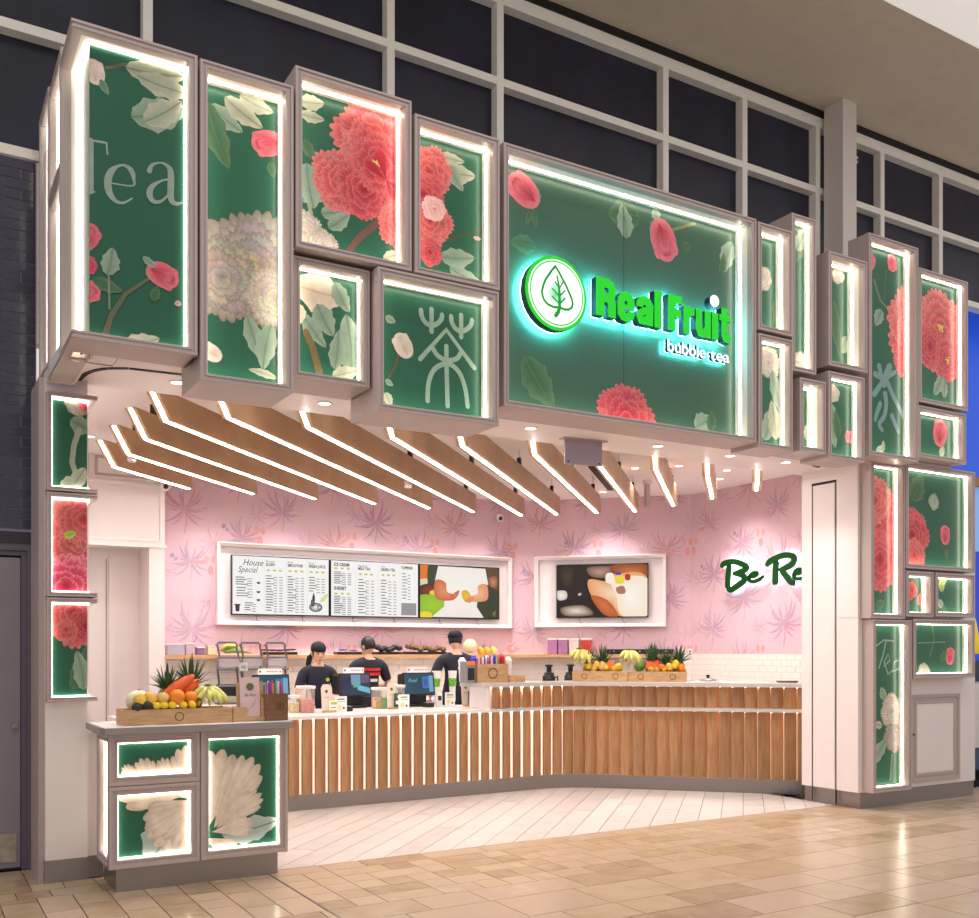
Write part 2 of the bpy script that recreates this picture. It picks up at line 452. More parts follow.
for i in range(-20, 46):
    v0 = i*W_; u = -1.0+rnd.uniform(0, 2.8)+1.4
    while u < 15:
        L = 2.8
        pts = [((u+a)*S2-b*S2, (u+a)*S2+b*S2) for a, b in ((.003, v0+.0035), (L-.003, v0+.0035), (L-.003, v0+W_-.0035), (.003, v0+W_-.0035))]
        for a, b, c in ((-1,0,-1.2),(1,0,9.3),(0,-1,-6.755),(0,1,10.0),(S2,S2,16.3*S2)):
            pts = clip_convex(pts, a, b, c)
            if len(pts) < 3: break
        if len(pts) >= 3:
            area = abs(sum(pts[q][0]*pts[(q+1) % len(pts)][1]-pts[(q+1) % len(pts)][0]*pts[q][1] for q in range(len(pts))))/2
            if area > .004: MB().prism(pts, -.012, 0.).build('floor_plank', M_PLANK, fs); k += 1
        u += L

# ---- mall ceiling over the shop front
M_BEIGE = mat('ceiling_beige', (222, 208, 186), .8, noise=.03, nscale=6)
struct(MB().box(-2, 17, 6.03, 7.66, 7.60, 7.80).build('ceiling_mall', M_BEIGE), 'beige plastered mall ceiling above the clerestory', 'ceiling')
struct(MB().box(-2, 17, 5.0, 6.03, 7.58, 7.80).build('ceiling_mall_band', mat('ceiling_white_glow', (246, 242, 234), .8, emit=.45)), 'white ceiling band at the upper right of the mall', 'ceiling')  # own glow added in place of the mall light falling on this band
# ---- clerestory
M_MULL = mat('white_aluminium', (244, 240, 230), .4, noise=.02)
M_PANE = mat('dark_navy_glass', (40, 42, 58), .3, noise=.25, nscale=2, spec=.35)
win = thing('window_1', 'dark clerestory windows with white mullions above the shop front', 'window', (0, 7.65, 5.05), kind='structure')
mx = [-.9, .345, 1.561, 2.6, 3.552, 4.639, 5.6, 6.587, 7.677, 8.8, 9.897, 10.991, 12.1, 13.2, 14.3, 15.4]
mx = [-.7, 1.561, 3.552, 4.639, 6.587, 7.677, 8.8, 9.897, 10.991, 12.1, 13.2, 14.3, 15.4]
zr = [5.05, 5.93, 6.70, 7.44]
for i in range(len(mx)-1):
    for j in range(3):
        z0, z1 = zr[j]-5.05, zr[j+1]-5.05
        if j == 0 and mx[i] > 10.9: continue
        bx('pane', M_PANE, win, mx[i]+.035, mx[i+1]-.035, .10, .115, z0+.035, z1-.03)
for x in mx: bx('mullion', M_MULL, win, x-.035, x+.035, 0, .13, 0 if x < 11 else .845, 2.42)
for j, z in enumerate(zr):
    for i in range(len(mx)-1 if j else 8): bx('transom', M_MULL, win, mx[i]+.035, mx[i+1]-.035, .001, .13, z-5.05-.035, z-5.05+.035)
bx('head_gap', M_BLACK, win, -1, 16, -.012, .02, 2.47, 2.55); bx('head_rail', M_MULL, win, -1, 16, 0, .14, 2.425, 2.47)
# wall below the clerestory, hidden by the boxes for the most part
struct(MB().box(.80, 10.3, 7.66, 7.78, 3.72, 5.0).build('wall_front', M_WHITE), 'white wall behind the illuminated boxes under the clerestory')

# ---- dark tiled wall with steel door at the left
M_NAVY = mat('navy_glazed_tile', (54, 52, 74), .15, noise=.12, nscale=3, rand=.12)
wl = MB().box(-2.2, .80, 7.66, 7.8, 2.38, 5.02).build('wall_left', mat('dark_joint', (150, 142, 166), .6)); struct(wl, 'dark navy tiled wall beside the shop front')
rows = 36; hh = (5.0-2.4)/rows
tms = {}
for r in range(rows):
    x = -1.1+(.15 if r % 2 else 0)
    while x < .795:
        w = min(.30, .795-x)
        if w > .02:
            kk = round(w, 3)
            if kk not in tms: tms[kk] = MB().box(.0035, w-.0035, 0, .012, .0035, hh-.0035).mesh('wall_tile', M_NAVY)
            inst('wall_tile', tms[kk], wl, (x, 7.65, 2.4+r*hh))
        x += .30
M_DOOR = mat('grey_door_paint', (140, 134, 140), .45, noise=.05, nscale=4)
dr = thing('door_1', 'grey steel service door with a scuffed kick plate', 'door', (0, 7.66, 0), kind='structure')
bx('lintel', mat('dark_lintel', (52, 48, 58), .5), dr, -2.2, .80, -.01, .12, 2.30, 2.38)
bx('backing', M_BLACK, dr, -2.2, 1.0, .10, .14, -.05, 2.38); bx('door_leaf', M_DOOR, dr, -.5, .70, .03, .07, .02, 2.2)
MB().rings([[(-.62+a,y,-.0+b0),(.79-a,y,b0),(.79-a,y,2.3-a),(-.62+a,y,2.3-a)] for a,y,b0 in ((0,.05,0),(0,0,0),(.05,0,0),(.055,.02,0),(.085,.02,0),(.085,.06,0))]).build('door_frame', mat('grey_frame_paint', (98, 92, 104), .4), dr)
bx('kick_plate', mat('scuffed_steel', (170, 160, 145), .35, metal=.5, noise=.25, nscale=14), dr, -.45, .675, .022, .03, .06, .26)
MB().lathe([(.02,0),(.02,.03)], 10).xform(Matrix.Translation((.66,.03,1.02)) @ Matrix.Rotation(math.pi/2,4,'X')).build('lock', M_STEEL, dr)

# ---- bulkhead that carries the boxes; its underside is the soffit
bh = MB().box(.97, 9.27, 6.34, 7.10, SOF, 4.86)
bh.box(.80, 9.85, 7.10, 7.22, SOF, 4.86)
bh.box(.80, .97, 6.38, 7.1, SOF-.06, SOF+.02); bh.box(.97, 1.47, 6.16, 6.34, SOF-.06, SOF+.02)
bh = bh.build('bulkhead', M_WHITE); struct(bh, 'white bulkhead with flat soffit over the shop opening', 'bulkhead')
trk = [(75.5,387),(77,382.5),(81,377),(86,373.3),(92.7,370.6),(100,369),(109,368),(128.6,368),(194,375.6),(296,390),(368,398.7),(500,417),(640,436),(743,450),(786,456),(805,458.6),(811,459.8),(813.5,461.4),(813,463.5),(814,465.5),(819,467)]
P = [at_z(a, b, SOF) for a, b in trk]
mb = MB()
for i in range(len(P)-1):
    a, b = P[i], P[i+1]; t = (b-a).normalized(); n = Vector((-t.y, t.x, 0))*.016
    mb.v += [tuple(a-n), tuple(b-n), tuple(b+n), tuple(a+n)]; k0 = len(mb.v)-4
    mb.v += [(q[0], q[1], SOF-.006) for q in mb.v[k0:k0+4]]
    mb.f += [(k0+4,k0+5,k0+6,k0+7),(k0,k0+1,k0+5,k0+4),(k0+2,k0+3,k0+7,k0+6)]
mb.build('shutter_track', M_BLACK, bh)
mb = MB()
for a, b in (((205,388),(236,366)), ((478,432),(500,420)), ((36,372),(52,373))):
    p, q = at_z(*a, SOF), at_z(*b, SOF)
# ---- left pier
pl = thing('pier', 'narrow white pier at the left side of the opening', 'pier', (.80, 7.14, 0), kind='structure')
bx('pier_body', M_WHITE, pl, 0, .262, 0, .5, .15, SOF); bx('kick_base', M_STEEL, pl, -.004, .266, -.004, .5, 0, .15)
bx('corner_strip', M_FRAME, pl, -.035, 0, .05, .52, 0, SOF); bx('side_filler', M_WHITE, pl, .262, .37, .03, .2, .15, 1.015); bx('filler_kick', M_STEEL, pl, .266, .37, .034, .2, 0, .15)
# ---- right pier
pr = thing('pier', 'wide white pier at the right side of the opening with hinged shutter panel', 'pier', (7.97, 6.42, 0), kind='structure')
bx('pier_body', M_WHITE, pr, 0, 1.86, .02, .72, .16, SOF); bx('kick_base', M_STEEL, pr, .03, 1.84, .024, .71, 0, .16)
for y0 in (.28, .575): bx('panel_gap', M_BLACK, pr, -.003, 0, y0, y0+.012, .02, 3.22)
bx('panel_gap', M_BLACK, pr, -.004, 0, .28, .587, 3.22, 3.245)
bx('shutter_panel', M_WHITE, pr, -.005, 0, .30, .567, .17, 3.215)
bx('shutter_kick', M_STEEL, pr, .022, .03, .30, .567, .012, .155)
bx('upper_lip', M_WHITE, pr, -.006, 0, .02, .27, 1.87, SOF-.01)
a = at_y(910, 695, 6.44); b = at_y(958.5, 778, 6.44)
ap = thing('access_panel', 'flush white access door with a moulded frame low on the right pier', 'access panel', (a.x, 6.44, b.z))
w, h = b.x-a.x, a.z-b.z
MB().rings([[(i,y,i),(w-i,y,i),(w-i,y,h-i),(i,y,h-i)] for i,y in ((0,0),(0,-.02),(.03,-.02),(.034,-.008),(.06,-.008),(.064,-.016),(.09,-.016),(.095,-.004),(.095,0))]).build('moulding', M_FRAME, ap)
bx('door_leaf', M_WHITE, ap, .095, w-.095, -.006, 0, .095, h-.095)
MB().lathe([(.012,0),(.012,.006)], 10).xform(Matrix.Translation((.03,-.02,h*.55)) @ Matrix.Rotation(math.pi/2,4,'X')).build('lock', M_DARK, ap)

# ---- walls and ceiling of the shop
M_PINK = mat('pink_wallpaper', (220, 186, 196), .6, noise=.05, nscale=2.2)
M_CEIL = mat('shop_ceiling_white', (244, 236, 232), .7)
struct(MB().prism([(1.0,7.22),(9.45,7.22),(9.45,10.36),(7.6,12.3),(1.0,12.3)], ZC, ZC+.12).build('ceiling_shop', M_CEIL), 'white ceiling inside the shop above the timber fins', 'ceiling')
wb_ = MB().box(2.5, 7.62, YB, YB+.1, 0, ZC).build('wall_back', M_PINK); struct(wb_, 'pink palm-leaf wallpapered back wall with the menu screens')
cx0, cy0 = 7.54, YB; cx1, cy1 = XR, 10.36
wc_ = MB().prism([(cx0,cy0),(cx1,cy1),(cx1+.08,cy1+.08),(cx0+.08,cy0+.08)], 0, ZC).build('wall_corner', M_PINK); struct(wc_, 'pink wallpapered diagonal corner wall with the single screen')
wr_ = MB().box(XR, XR+.1, 7.2, 10.38, 0, ZC).build('wall_right', M_PINK); struct(wr_, 'pink wallpapered side wall with glowing green lettering')
struct(MB().box(.92, 1.0, 7.64, 11.6, 0, ZC).build('wall_inner', M_WHITE), 'white side wall just inside the left pier')
# white partition with door recess
pt = thing('wall_partition', 'white panelled partition with a recessed doorway at the left inside', 'wall', (0, 11.5, 0), kind='structure')
bx('pilaster', M_WHITE, pt, 2.36, 2.53, 0, .69, 0, 2.72); bx('over_panel', M_WHITE, pt, 1.0, 2.53, 0, .69, 2.72, 3.44)
bx('side_panel', M_WHITE, pt, 1.0, 1.3, 0, .69, 0, 2.72); bx('recess_back', M_WHITE, pt, 1.3, 2.36, .55, .69, 0, 2.72)
bx('ledge', M_WHITE, pt, 1.0, 2.55, -.02, 0, 2.70, 2.735); bx('door_seam', mat('grey_seam', (150, 140, 138), .6), pt, 1.99, 2.0, .544, .55, 0, 2.6)
bx('architrave', M_WHITE, pt, 2.02, 2.10, .52, .55, 0, 2.66); bx('cornice', M_WHITE, pt, 1.0, 2.56, -.03, .69, 3.44, 3.70)
def raised(name, parent, x0, x1, z0, z1, y, m):
    return MB().rings([[(x0+i,y+q,z0+i),(x1-i,y+q,z0+i),(x1-i,y+q,z1-i),(x0+i,y+q,z1-i)] for i,q in ((0,0),(0,-.012),(.02,-.012),(.03,-.004),(.03,0))]).build(name, m, parent)
raised('panel_moulding', pt, 1.25, 1.72, 3.46, 3.68, -.03, M_FRAME); raised('panel_moulding', pt, 1.78, 2.5, 3.46, 3.68, -.03, M_FRAME)
raised('panel_moulding', pt, 1.3, 2.5, 2.76, 3.42, 0, M_WHITE)

# ---- wallpaper print: drooping palms and small fruit
M_PAPER = print_mat('wallpaper_ink', .6, grain=.1)
def palm(A, x, z, R, col, n=15):
    q = A.rnd
    for k in range(n):
        a = -1.0+math.pi*1.65*(k+.5)/n+q.uniform(-.1,.1); L = R*q.uniform(.6, 1.15)
        sgn = 1 if math.cos(a) > 0 else -1
        c = [v+q.uniform(-9, 9) for v in col]
        A.leaf(x, z, a, L, R*.055, c, [min(255, v*1.04) for v in c], [v*.93 for v in c], bend=.95*sgn)
    A.stroke([(x, z), (x+R*.06, z-R*.5), (x-R*.02, z-R*.95)], R*.03, [v*1.02 for v in col])
def paper(A, x0, x1, z0, z1):
    q = A.rnd; x = x0-.2; i = 0
    while x < x1+.3:
        z = z0+(.35 if i % 2 else 0); j = 0
        while z < z1+.3:
            A.layer = 1+130*((i+2*j) % 4)
            c = ((192,156,172), (204,160,170), (196,164,180))[(i*2+j) % 3]
            palm(A, x+q.uniform(-.08,.08), z+q.uniform(-.06,.06), q.uniform(.24,.36), c)
            palm(A, x+.3+q.uniform(-.1,.1), z+.33+q.uniform(-.06,.06), q.uniform(.14,.22), (208,172,182), 10)
            if (i+j) % 2 == 0:
                fx, fz = x+.26, z-.06
                A.disc(fx, fz, .055, (224,158,150), (218,150,150), rx=.035); A.disc(fx-.05, fz+.13, .05, (222,168,150), (220,162,156), rx=.03); A.disc(fx+.04, fz+.13, .05, (220,164,156), (222,160,160), rx=.03)
            if (i*3+j) % 4 == 0:
                A.disc(x-.2, z+.1, .028, (168,150,176)); A.disc(x-.16, z+.06, .022, (176,156,180))
            z += .74; j += 1
        x += .62; i += 1
A = Art((2.55, 7.54, 1.5, ZC), step=.000006, seed=3); paper(A, 2.55, 7.54, 1.5, ZC); A.build('wallpaper_print', wb_, lambda x, z, o: (x, YB-o, z), M_PAPER)
LC = math.hypot(cx1-cx0, cy1-cy0); tx, ty = (cx1-cx0)/LC, (cy1-cy0)/LC
A = Art((0, LC, 1.5, ZC), step=.000006, seed=5); paper(A, 0, LC, 1.5, ZC); A.build('wallpaper_print', wc_, lambda x, z, o: (cx0+tx*x-S2*o, cy0+ty*x-S2*o, z), M_PAPER)
A = Art((7.3, 10.36, 1.5, ZC), step=.000006, seed=9); paper(A, 7.3, 10.36, 1.5, ZC); A.build('wallpaper_print', wr_, lambda x, z, o: (XR-o, 17.66-x, z), M_PAPER)
# white subway tiles under the shelf line
M_SUB = mat('white_subway_tile', (240, 232, 222), .2, rand=.02, noise=.01)
def subway(parent, pt0, dirv, nrm, L, z0, z1):
    mb = MB(); h = .075; r = 0; z = z0
    while z+h <= z1+.01:
        u = -(.075 if r % 2 else 0)
        while u < L:
            a0, a1 = max(u, 0)+.002, min(u+.15, L)-.002
            if a1 > a0+.01:
                pts = []
                for a in (a0, a1):
                    for o in (0, .007): pts.append((pt0[0]+dirv[0]*a+nrm[0]*o, pt0[1]+dirv[1]*a+nrm[1]*o))
                p = [pts[0], pts[2], pts[3], pts[1]]
                n = len(mb.v); mb.v += [(q[0],q[1],z+.002) for q in p]+[(q[0],q[1],z+h-.002) for q in p]
                mb.f += [(n+3,n+2,n+6,n+7),(n+4,n+5,n+6,n+7),(n,n+1,n+2,n+3),(n,n+3,n+7,n+4),(n+1,n+2,n+6,n+5)]
            u += .15
        z += h; r += 1
    o = mb.build('tile_field', M_SUB, parent); o['kind'] = 'stuff'
subway(wb_, (2.55, YB), (1,0), (0,-1), 4.98, .75, 1.49)
subway(wc_, (cx0, cy0), (tx,ty), (-S2,-S2), LC, .75, 1.49)
subway(wr_, (XR, 10.36), (0,-1), (-1,0), 3.0, .75, 1.49)

# ---- column in front of the clerestory
co = thing('column', 'square white steel column rising past the boxes to the ceiling', 'column', (8.85, 7.35, 4.86), kind='structure')
bx('shaft', mat('column_paint', (218, 208, 200), .45), co, 0, .22, 0, .26, 0, 2.74)
cc = thing('security_camera', 'small white camera fixed to the side of the square column', 'camera', (9.075, 7.46, 7.05))
MB().tube([(0,0,0),(.06,0,.0)], .018, 8).build('bracket', M_WHITE, cc); MB().ell((.085,-.01,-.01), (.045,.045,.045)).build('housing', M_WHITE, cc, smooth=True)
MB().ell((.09,-.045,-.02), (.018,.018,.018), 10, 6).build('lens', M_DARK, cc, smooth=True)
# ---- neighbouring blue shop past the right pier
nb = thing('neighbour_shop', 'bright blue neighbouring shop front beyond the right pier', 'shop front', (10.2, 8.2, 0))
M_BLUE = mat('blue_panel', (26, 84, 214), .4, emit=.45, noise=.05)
bx('upper_panel', M_BLUE, nb, 0, 5, 0, .1, 3.9, 6.2); bx('timber_strip', mat('neighbour_timber', (176, 128, 80), .5), nb, 0, 5, -.03, .1, 3.78, 3.9)
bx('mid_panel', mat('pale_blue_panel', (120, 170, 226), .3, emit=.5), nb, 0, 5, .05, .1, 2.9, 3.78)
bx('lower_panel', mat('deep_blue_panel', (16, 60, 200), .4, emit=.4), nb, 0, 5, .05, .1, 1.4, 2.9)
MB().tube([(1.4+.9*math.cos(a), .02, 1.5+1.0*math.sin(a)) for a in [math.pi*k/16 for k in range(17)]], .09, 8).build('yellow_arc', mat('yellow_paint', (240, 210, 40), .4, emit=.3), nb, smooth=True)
bx('shelf_back', mat('navy_shelf', (30, 40, 70), .4), nb, 0, 5, 0, .1, 1.12, 1.4)
bx('service_counter', M_WHITE, nb, 0, 5, -.5, .05, .3, 1.12); bx('counter_base', mat('blue_grey_base', (80, 100, 130), .4), nb, .05, 5, -.4, .05, 0, .3)
bx('floor_slab', mat('neighbour_floor', (210, 214, 222), .3), nb, 0, 5, -1.4, .1, -.03, 0)
# ================================================================== ILLUMINATED BOXES
PROF = ((0,.05),(0,.004),(.003,0),(.016,0),(.019,.010),(.029,.010),(.032,.003),(.043,.003),(.047,.012),(.047,.06))
FWD = .047
def rect(i, y, w, h): return [(-w/2+i,y,i),(w/2-i,y,i),(w/2-i,y,h-i),(-w/2+i,y,h-i)]
def led_ring(parent, w, h, i, y, t=.006):
    for a in ((-w/2+i, w/2-i, h-i-t, h-i), (-w/2+i, w/2-i, i, i+t*.7), (-w/2+i, -w/2+i+t*.7, i+t, h-i-t), (w/2-i-t*.7, w/2-i, i+t, h-i-t)):
        bx('led_strip', M_LED, parent, a[0], a[1], y-.066 if y > .14 else y-.052, y-.046 if y > .14 else y-.034, a[2], a[3])
def vitrine(label, xc, Yf, z0, w, h, d=.17, back=.3, rotz=0., paint=None, seed=1, prof=PROF, name='display_box', group='illuminated display boxes', body=True, led=True, panel=None):
    t = thing(name, label, 'display box', (xc, Yf, z0), rotz, group)
    MB().rings([rect(i, y, w, h) for i, y in prof]).build('frame', M_FRAME, t)
    i = prof[-1][0]
    MB().rings([rect(i, .06, w, h), rect(i, d, w, h)]).build('reveal', M_REVEAL, t)
    if body: MB().rings([rect(.001, .05, w, h), rect(.001, back, w, h)]).build('casing', M_FRAME, t)
    p = bx('back_panel', panel or M_GREEN, t, -w/2+i-.01, w/2-i+.01, d, d+.012, i-.01, h-i+.01)
    if led: led_ring(t, w, h, i, d)
    if paint:
        P = lambda px, py: ((lambda q: (q.x-xc, q.z-z0))(at_y(px, py, Yf+d)))
        A = Art((-w/2+i, w/2-i, i, h-i), P, seed=seed); A.k = math.hypot(*(a-b for a, b in zip(P(xc*0+400, 300), P(400, 301))))
        D = xc*FV[0]+(Yf+d)*FV[1]; A.k = D/F                      # metres per pixel row here
        paint(A); A.build('printed_artwork', p, lambda x, z, o: (x, d-o, z))
    return t
def corner_box(label, corner, z0, W, S, h, d, mirror=False, paint=None, seed=1, prof=PROF, group='illuminated display boxes', back=None):
    """open-cornered box: one face along x, one face going back along y, no post at the corner"""
    t = thing('display_box', label, 'display box', (corner[0], corner[1], z0), 0, group); sg = -1 if mirror else 1
    def ring(i, n, f=1.): return [(sg*(W-i),n,h-i),(sg*n,n,h-i),(sg*n,S-i,h-i),(sg*n,S-i,i),(sg*n,n,i),(sg*(W-i),n,i)]
    MB().rings([ring(i, n) for i, n in prof]).build('frame', M_FRAME, t); i = prof[-1][0]
    MB().rings([ring(i, .06), ring(i, d)]).build('reveal', M_REVEAL, t)
    MB().rings([[(sg*(W-.001),.05,q),(sg*.05,.05,q),(sg*.05,S-.001,q),(sg*.3,S-.001,q),(sg*.3,.3,q),(sg*(W-.001),.3,q)] for q in (.001,)]+[[(sg*(W-.001),.05,q),(sg*.05,.05,q),(sg*.05,S-.001,q),(sg*.3,S-.001,q),(sg*.3,.3,q),(sg*(W-.001),.3,q)] for q in (.01,)]).build('bottom_edge', M_FRAME, t)
    mb = MB(); mb.box(*sorted((sg*.02, sg*(W-.001))), .02, min(.3, S), h-.012, h-.001); mb.build('top_cap', M_FRAME, t)
    mb = MB(); mb.box(*sorted((sg*.02, sg*(W-.001))), .02, min(.3, S), .001, .012); mb.build('bottom_cap', M_FRAME, t)
    x0, x1 = sorted((sg*d, sg*(W-i+.01)))
    p = bx('back_panel', M_GREEN, t, x0, x1, d, d+.012, i-.01, h-i+.01)
    xs = sorted((sg*d, sg*(d+.012))); bx('side_panel', M_GREEN, t, xs[0], xs[1], d+.013, S-i+.01, i-.01, h-i+.01)
    for zz0, zz1 in ((h-i-.012, h-i), (i, i+.009)):
        bx('led_strip', M_LED, t, *sorted((sg*(d-.012), sg*(W-i))), d-.014, d-.004, zz0, zz1)
        bx('led_strip', M_LED, t, *sorted((sg*(d-.014), sg*(d-.004))), d, S-i, zz0, zz1)
    bx('led_strip', M_LED, t, *sorted((sg*(W-i-.009), sg*(W-i))), d-.014, d-.004, i+.012, h-i-.012)
    bx('led_strip', M_LED, t, *sorted((sg*(d-.014), sg*(d-.004))), S-i-.009, S-i, i+.012, h-i-.012)
    bx('post', M_FRAME, t, *sorted((sg*(W-.001), sg*(W-.012))), .05, .28, .001, h-.001)
    if paint:
        P = lambda px, py: ((lambda q: (q.x-corner[0], q.z-z0))(at_y(px, py, corner[1]+d)))
        A = Art((min(sg*d, sg*(W-i)), max(sg*d, sg*(W-i)), i, h-i), P, seed=seed); A.k = (corner[0]*FV[0]+(corner[1]+d)*FV[1])/F
        paint(A); A.build('printed_artwork', p, lambda x, z, o: (x, d-o, z))
    return t

# ---- palettes of the print
RED = ((150,28,44), (198,76,84), (214,112,112)); CORAL = ((176,50,56), (208,98,96), (222,132,126))
CREAM = ((148,138,126), (174,164,152), (134,122,110)); PALE = ((176,166,152), (204,196,182), (164,152,138))
LETTER = (148,166,152)
def pk(A, px, py): return A.P(px, py)
def peony(A, px, py, R, pal, heart=(214,190,110), turn=0.): x, z = A.P(px, py); A.peony(x, z, R*A.k, pal[0], pal[1], pal[2], heart, turn=turn)
def leaf(A, px, py, ang, L, W, **kw): x, z = A.P(px, py); A.leaf(x, z, math.radians(ang), L*A.k, W*A.k, **kw)
def bud(A, px, py, r, ang=90, **kw): x, z = A.P(px, py); A.bud(x, z, r*A.k, math.radians(ang), **kw)
def line(A, pts, w, col, w2=None): A.stroke([A.P(*p) for p in pts], w*A.k, col, None if w2 is None else w2*A.k)
PALELEAF = dict(c1=(150,160,136), c2=(196,196,172), rib=(130,140,116)); GREYLEAF = dict(c1=(120,146,124), c2=(160,176,156), rib=(110,130,108)); DARKLEAF = dict(c1=(52,92,62), c2=(100,130,96), rib=(84,112,80))
STEM = (104,104,80)
def ribbon_arc(cx, cy, rx, ry, a0, a1, n=14): return [(cx+rx*math.cos(math.radians(a0+(a1-a0)*k/n)), cy-ry*math.sin(math.radians(a0+(a1-a0)*k/n))) for k in range(n+1)]
def vary(A, pts, ws, col):
    """stroke of changing width (letter shapes); widths in pixels"""
    sp_ = smooth_line([p+(w,) for p, w in zip(pts, ws)], 5)
    for i in range(len(sp_)-1): line(A, [sp_[i][:2], sp_[i+1][:2]], sp_[i][2], col, sp_[i+1][2])
def zz(ox, oy, s): return lambda x, y: (ox+x/s, oy+y/s)     # enlarged-view coordinates -> frame pixels

def paint_b1(A):
    q = zz(70, 20, 2.7)
    line(A, [q(95,130), q(140,122), q(190,115)], 1.6, STEM)
    leaf(A, *q(150,128), 8, 62, 13, **PALELEAF); leaf(A, *q(180,150), -4, 60, 12, **PALELEAF)
    leaf(A, *q(165,262), 24, 62, 17, **GREYLEAF); leaf(A, *q(200,275), 40, 50, 13, **PALELEAF)
    bud(A, *q(66,140), 13, 100, c1=(214,190,178), c2=(224,208,196)); leaf(A, *q(82,160), -60, 16, 4)
    # Tea
    line(A, [q(40,322), q(98,332)], 1.2, LETTER); line(A, [q(98,332), q(101,362)], .9, LETTER); line(A, [q(54,326), q(54,462)], 3.4, LETTER); line(A, [q(44,462), q(66,464)], 1., LETTER)
    pe = [q(*v) for v in ((108,440),(168,448),(172,430),(166,408),(150,394),(132,394),(112,408),(102,434),(106,466),(122,488),(144,494),(168,482))]
    vary(A, pe, [.8,.8,1.6,2.8,1.6,1.2,3.0,3.6,3.4,2.2,1.3,.7], LETTER)
    vary(A, [q(*v) for v in ((214,408),(222,392),(244,386),(264,396),(272,416),(272,480),(284,496),(302,494))], [2.6,1.6,1.0,2.2,3.3,3.3,2.4,1.0], LETTER)
    vary(A, [q(*v) for v in ((270,430),(244,436),(222,450),(214,470),(224,490),(246,490),(270,468))], [1.,1.2,2.4,3.2,2.4,1.4,1.], LETTER)
    # buds below
    bud(A, *q(46,585), 15, 60, c1=(184,62,84), c2=(214,110,124)); bud(A, *q(40,660), 12, 0, c1=(178,40,66), c2=(204,84,104)); bud(A, *q(44,735), 14, 20)
    leaf(A, *q(60,700), -14, 30, 7, **DARKLEAF); leaf(A, *q(100,690), 80, 30, 9, **GREYLEAF); line(A, [q(104,690), q(106,780)], 1., (130,140,116))
    line(A, [q(92,860), q(110,800), q(150,740), q(208,702)], 3.2, STEM, 1.6)
    bud(A, *q(250,690), 17, -20); leaf(A, *q(196,640), -30, 16, 4, **GREYLEAF); leaf(A, *q(220,760), 70, 18, 5, **DARKLEAF)
    leaf(A, *q(140,880), 20, 40, 10, **PALELEAF); leaf(A, *q(300,765), 200, 8, 3, c1=(200,150,150), c2=(220,180,176))
def paint_b2(A):
    q = zz(195, 60, 2.7)
    leaf(A, *q(40,120), -30, 38, 10, **GREYLEAF); leaf(A, *q(30,110), -70, 66, 13, **DARKLEAF)
    leaf(A, *q(80,100), -28, 44, 11, **PALELEAF); leaf(A, *q(120,96), -12, 36, 9, **PALELEAF)
    bud(A, *q(195,225), 17, 200); leaf(A, *q(205,275), -80, 16, 5, **DARKLEAF)
    peony(A, *q(160,560), 62, CREAM, (184,170,120), .4); peony(A, *q(70,590), 44, CREAM, None, 1.)
    peony(A, *q(215,640), 34, PALE, None, .2)
    leaf(A, *q(140,690), -68, 50, 9, **GREYLEAF); leaf(A, *q(205,715), -100, 48, 11, **GREYLEAF)
    bud(A, *q(44,790), 11, 150, c1=(200,180,166), c2=(214,200,186)); leaf(A, *q(220,860), 170, 30, 4, **PALELEAF)
def paint_b3(A):
    q = zz(285, 60, 4.17)
    leaf(A, *q(60,170), 10, 26, 8, **PALELEAF); leaf(A, *q(60,220), 0, 26, 6, **PALELEAF); leaf(A, *q(80,330), -60, 22, 6, **DARKLEAF)
    leaf(A, *q(70,590), 60, 50, 16, **GREYLEAF); leaf(A, *q(90,430), -80, 44, 14, **GREYLEAF); leaf(A, *q(150,640), 20, 32, 9, **GREYLEAF); leaf(A, *q(180,700), 40, 30, 8, **GREYLEAF)
    line(A, [q(270,790), q(310,740), q(360,700), q(410,660)], 3.2, (116,82,72), 3.8); line(A, [q(100,600), q(125,720)], 2., (150,160,130))
    peony(A, *q(80,720), 24, PALE, None); peony(A, *q(160,765), 16, PALE, None); leaf(A, *q(410,830), 30, 22, 6, **PALELEAF)
    peony(A, *q(235,500), 34, CORAL, None, .3); peony(A, *q(370,340), 46, CORAL, None, .8); peony(A, *q(330,540), 34, RED, None, .1); peony(A, *q(470,690), 26, CORAL, None)
    peony(A, *q(390,430), 36, RED, (216,190,90), .5)
    for a, L in ((105,34),(150,30),(-25,30),(-60,22)): x, z = A.P(*q(420,500)); A.petal(x, z, math.radians(a), L*A.k, .26, (150,20,40), (186,44,58), (206,90,90), 3)
def paint_b4(A):
    q = zz(410, 100, 4.59)
    leaf(A, *q(150,320), 4, 38, 10, **PALELEAF); leaf(A, *q(170,280), -55, 32, 8, **GREYLEAF); leaf(A, *q(130,250), 0, 30, 6, **PALELEAF)
    line(A, [q(180,640), q(250,615), q(340,590)], 1.6, (70,90,60)); leaf(A, *q(140,720), 10, 40, 10, **GREYLEAF); leaf(A, *q(180,770), -14, 40, 8, **GREYLEAF); leaf(A, *q(290,630), 0, 10, 2, c1=(200,150,150), c2=(220,170,160))
    peony(A, *q(85,330), 28, CORAL, None, .4); peony(A, *q(90,550), 28, CORAL, None, .1); peony(A, *q(60,430), 26, RED, None); peony(A, *q(90,700), 15, RED, None)
    peony(A, *q(110,500), 14, ((206,120,120), (236,190,186), (240,200,196)), None)
